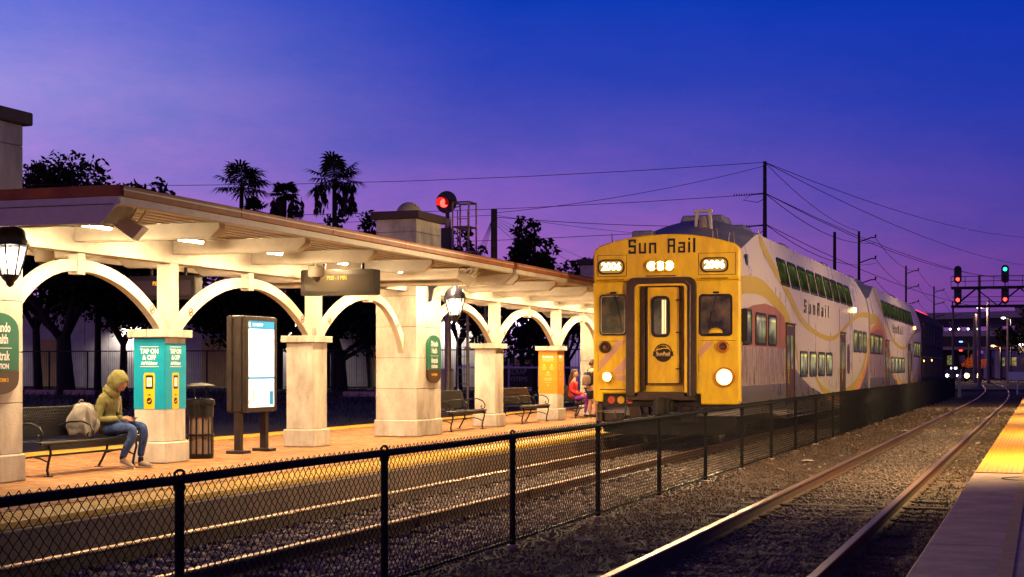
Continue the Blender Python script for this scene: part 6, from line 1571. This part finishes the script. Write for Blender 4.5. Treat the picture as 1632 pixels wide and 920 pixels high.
b3 = thing('low_viaduct', 'low pale viaduct half hidden under the overpass', 'bridge', (-16, 320, -.3))
MB().box(0, 60, 0, 8, 3.4, 4.5).build('deck', 'bridge_concrete', b3)
for x in (4, 14, 24): MB().box(x, x + 1, 1, 7, 0, 3.4).build('pier', 'bridge_dark', b3)
vc = mat('car_paint', (.05, .05, .06), .3, coat=.5)
def far_car(x, y, z, lab, front=True, paint='car_paint', lamp='head_white', name='car', taxi=False, across=False):
    t = thing(name, lab, 'car', (x, y, z))
    if across: t.rotation_euler = (0, 0, PI / 2)
    MB().prism([(-2.1, .35), (2.1, .35), (2.15, .75), (1.2, .92), (.65, 1.42), (-1.0, 1.45), (-1.7, .98), (-2.15, .9)], 'x', -.88, .88).build('body', paint, t, bevel=.06)
    MB().prism([(.68, .98), (1.12, .95), (.62, 1.36), (.5, 1.36)], 'x', -.78, .78).build('windscreen', 'glass_dark', t)
    wh = MB().lathe([(.32, -.1), (.32, .1)], (-.8, -1.3, .32), 14, 'x').build('wheel', 'rubber', t)
    for (a, b) in ((.8, -1.3), (-.8, 1.3), (.8, 1.3)): o = wh.copy(); COL.objects.link(o); o.location = (a + .8, b + 1.3, 0)
    ys_ = -2.12
    hr_ = .26 if lamp == 'head_amber' else .15
    for s in (-.62, .62): MB().lathe([(hr_, 0), (hr_ * .8, -.03), (.01, -.04)], (s, -2.16 if front else 2.16, .70), 12, 'y').build('headlight' if front else 'tail_light', lamp, t)
    if taxi: MB().box(-.35, .35, .0, .2, 1.46, 1.66).build('roof_sign', 'point_white', t)
    return t
# facing the camera: the nose is at -y, so the profile is mirrored by a half turn of the lamps only
far_car(-7.8, 190, -.1, 'car with two bright yellow headlights facing the camera beside the tracks', lamp='head_amber')
far_car(-10.1, 192, -.1, 'taxi with lit roof sign and small headlights next to the train rear', taxi=True)
rr = random.Random(5)
road_c = [(-16.5, 'first white'), (-13, ''), (-8.2, ''), (-5.4, ''), (-1.8, ''), (2.2, '')]
for k, x in enumerate((-15.4, -12.8, -10.2, -6.8, -3.2, .2)):
    far_car(x, 247.5, 6.6, ['dark car with white lamps at the left end of the overpass', 'dark car with white lamps, second from the left on the overpass', 'dark car with white lamps, third from the left on the overpass', 'car with red tail lights above the wide overpass pier', 'car with red tail lights crossing the middle of the overpass', 'car with red tail lights at the right end of the overpass'][k],
            front=k < 3, lamp='point_white' if k < 3 else 'point_red', across=False)
def street_light(x, y, h, mt, lab):
    t = thing('street_light', lab, 'street light', (x, y, -.3))
    MB().tube([(0, 0, 0), (0, 0, h), (-.9, 0, h + .25)], .09, 7).build('pole', 'dark_metal', t); MB().lathe([(.20, 0), (.26, -.06), (.18, -.16), (.01, -.18)], (-.9, 0, h + .25), 12).build('lamp_head', mt, t)
    if mt in ('point_white', 'point_orange'): point_lamp('street_lamp_light', (-.9, -.1, h - .1), 250 if y == 190 else 1100, (1, .62, .5) if mt == 'point_white' else (1, .5, .15), t, .2)
for (px, h, y, m, lab) in ((-6.4, 7.9, 170, 'point_white', 'street light with white lamp just under the signal bridge'), (-4.7, 7.7, 200, 'point_white', 'white street light in front of the black tree at right'),
                           (-9.9, 4.9, 205, 'point_blue', 'small blue light under the overpass'), (-5.9, 4.3, 200, 'point_orange', 'small orange light on the pier under the overpass'), (-10.4, 3.9, 215, 'point_red', 'tiny red light low under the overpass'), (-2.5, 4.3, 190, 'point_white', 'pale light low at the right edge under the tree')):
    street_light(px + .9, y, h, m, lab)
for (x, y, h, r, lab) in ((-5.5, 170, 8.8, .2, 'tall dark pole just left of the right signal heads'), (-7.95, 150, 7.4, .12, 'thin dark pole under the left end of the signal bridge'), (-5.7, 152, 10.4, .16, 'tall grey pole in front of the overpass piers'), (-6.8, 170, 7.4, .24, 'short dark pole beside the bright-lamped car'), (-3.7, 176, 7, .14, 'slim dark pole left of the black tree')):
    t = thing('line_pole', lab, 'pole', (x, y, -.3)); MB().tube([(0, 0, 0), (0, 0, h)], [r, r * .8], 8).box(-.05, .05, -.6, .6, h - .6, h - .5).build('shaft', 'steel', t)
t = thing('orange_lit_tree', 'small orange-lit tree behind the bright car headlights', 'tree', (-7.8, 196, -.2)); MB().tube([(0, 0, 0), (0, 0, 1.6)], .1, 6).build('trunk', 'bark', t)
mat('leaf_orange_lit', (.45, .10, .02), .8, emit=(.6, .10, .01), es=.25)  # orange light on the leaves, put into their colour and glow
leaves('crown', [(0, 0, 2.4), (.7, 0, 2.2), (-.8, 0, 2.3), (0, 0, 3.0)], [.9, .8, .8, .6], 120, .22, 'leaf_orange_lit', t)
for (x, y, w, h, m, lab) in ((-9.5, 270, 9, 4.6, 'wall_lilac', 'pale low building under the overpass'), (-1.5, 262, 7, 4.0, 'warehouse_yellow', 'yellowish lit low building at right under the overpass'), (-19, 262, 8, 5, 'bridge_dark', 'dark low building behind the locomotive'), (-7, 420, 7, 17, 'warehouse', 'distant office block just above the ramp')):
    t = thing('far_building', lab, 'building', (x, y, -.3)); MB().box(0, w, 0, 8, 0, h).build('wall', m, t); MB().box(-.2, w + .2, -.2, 8.2, h, h + .3).build('roof', 'dark_metal', t)
    n_ = int(w / 1.8)
    for k in range(n_): MB().box(.6 + k * 1.8, 1.6 + k * 1.8, -.06, -.01, h * .45, h * .75).build('window', ['glass_dark', 'pane_low', 'pane_mid'][(k * 7) % 3], t)
mk = thing('marker_post', 'short white marker post at the far end of the dark fence', 'post', (-4.6, 93.5, -.15)); MB().box(-.09, .09, -.05, .05, 0, 1.35).build('post', 'print_grey', mk); MB().box(-.1, .1, -.055, .055, 1.1, 1.35).build('band', 'print_white', mk)
cb = thing('signal_cabinet', 'pale cabinet and white plate at the far end of the right platform', 'cabinet', (-.9, 101, -.1)); MB().box(0, 1.1, 0, .8, 0, 2.5).build('case', 'concrete', cb, bevel=.03); MB().box(-1.2, -.1, .2, .26, .9, 1.4).box(-.7, -.62, .2, .26, 0, .9).build('plate', 'print_white', cb); MB().lathe([(.1, 0), (.08, -.05), (.01, -.06)], (.2, -.02, 2.1), 10, 'y').build('lamp', 'point_white', cb)
# ------------------------------------------------------------------ lamp posts on the right platform (they light its edge and the near track)
def plat_lamp(x, y, pw, lab):
    t = thing('platform_lamp', lab, 'street lamp', (x, y, PZ), group='lamp posts along the right platform')
    MB().tube([(0, 0, 0), (0, 0, 3.9), (-.25, 0, 4.1), (-.5, 0, 4.1)], .05, 8).lathe([(.11, 0), (.12, .04), (.06, .1)], (0, 0, 0), 12).build('pole', 'black_iron', t)
    MB().box(-1.0, -.35, -.12, .12, 4.05, 4.14).build('lamp_head', 'black_iron', t, bevel=.02); MB().box(-.96, -.45, -.09, .09, 4.035, 4.048).build('lens', 'lamp_lens', t)
    o = spot_lamp('platform_light', (-.7, 0, 4.0), (R(14), R(40), 0), pw, (1, .68, .28), t, 150, .15, .5)
for k, y in enumerate((24.6, 34.0, 44, 54.0, 66.5)):
    plat_lamp(1.3, y, 5200 if k == 0 else 3000, 'lamp post on the right platform, %s from the camera' % ['nearest', 'second', 'third', 'fourth', 'fifth'][k])
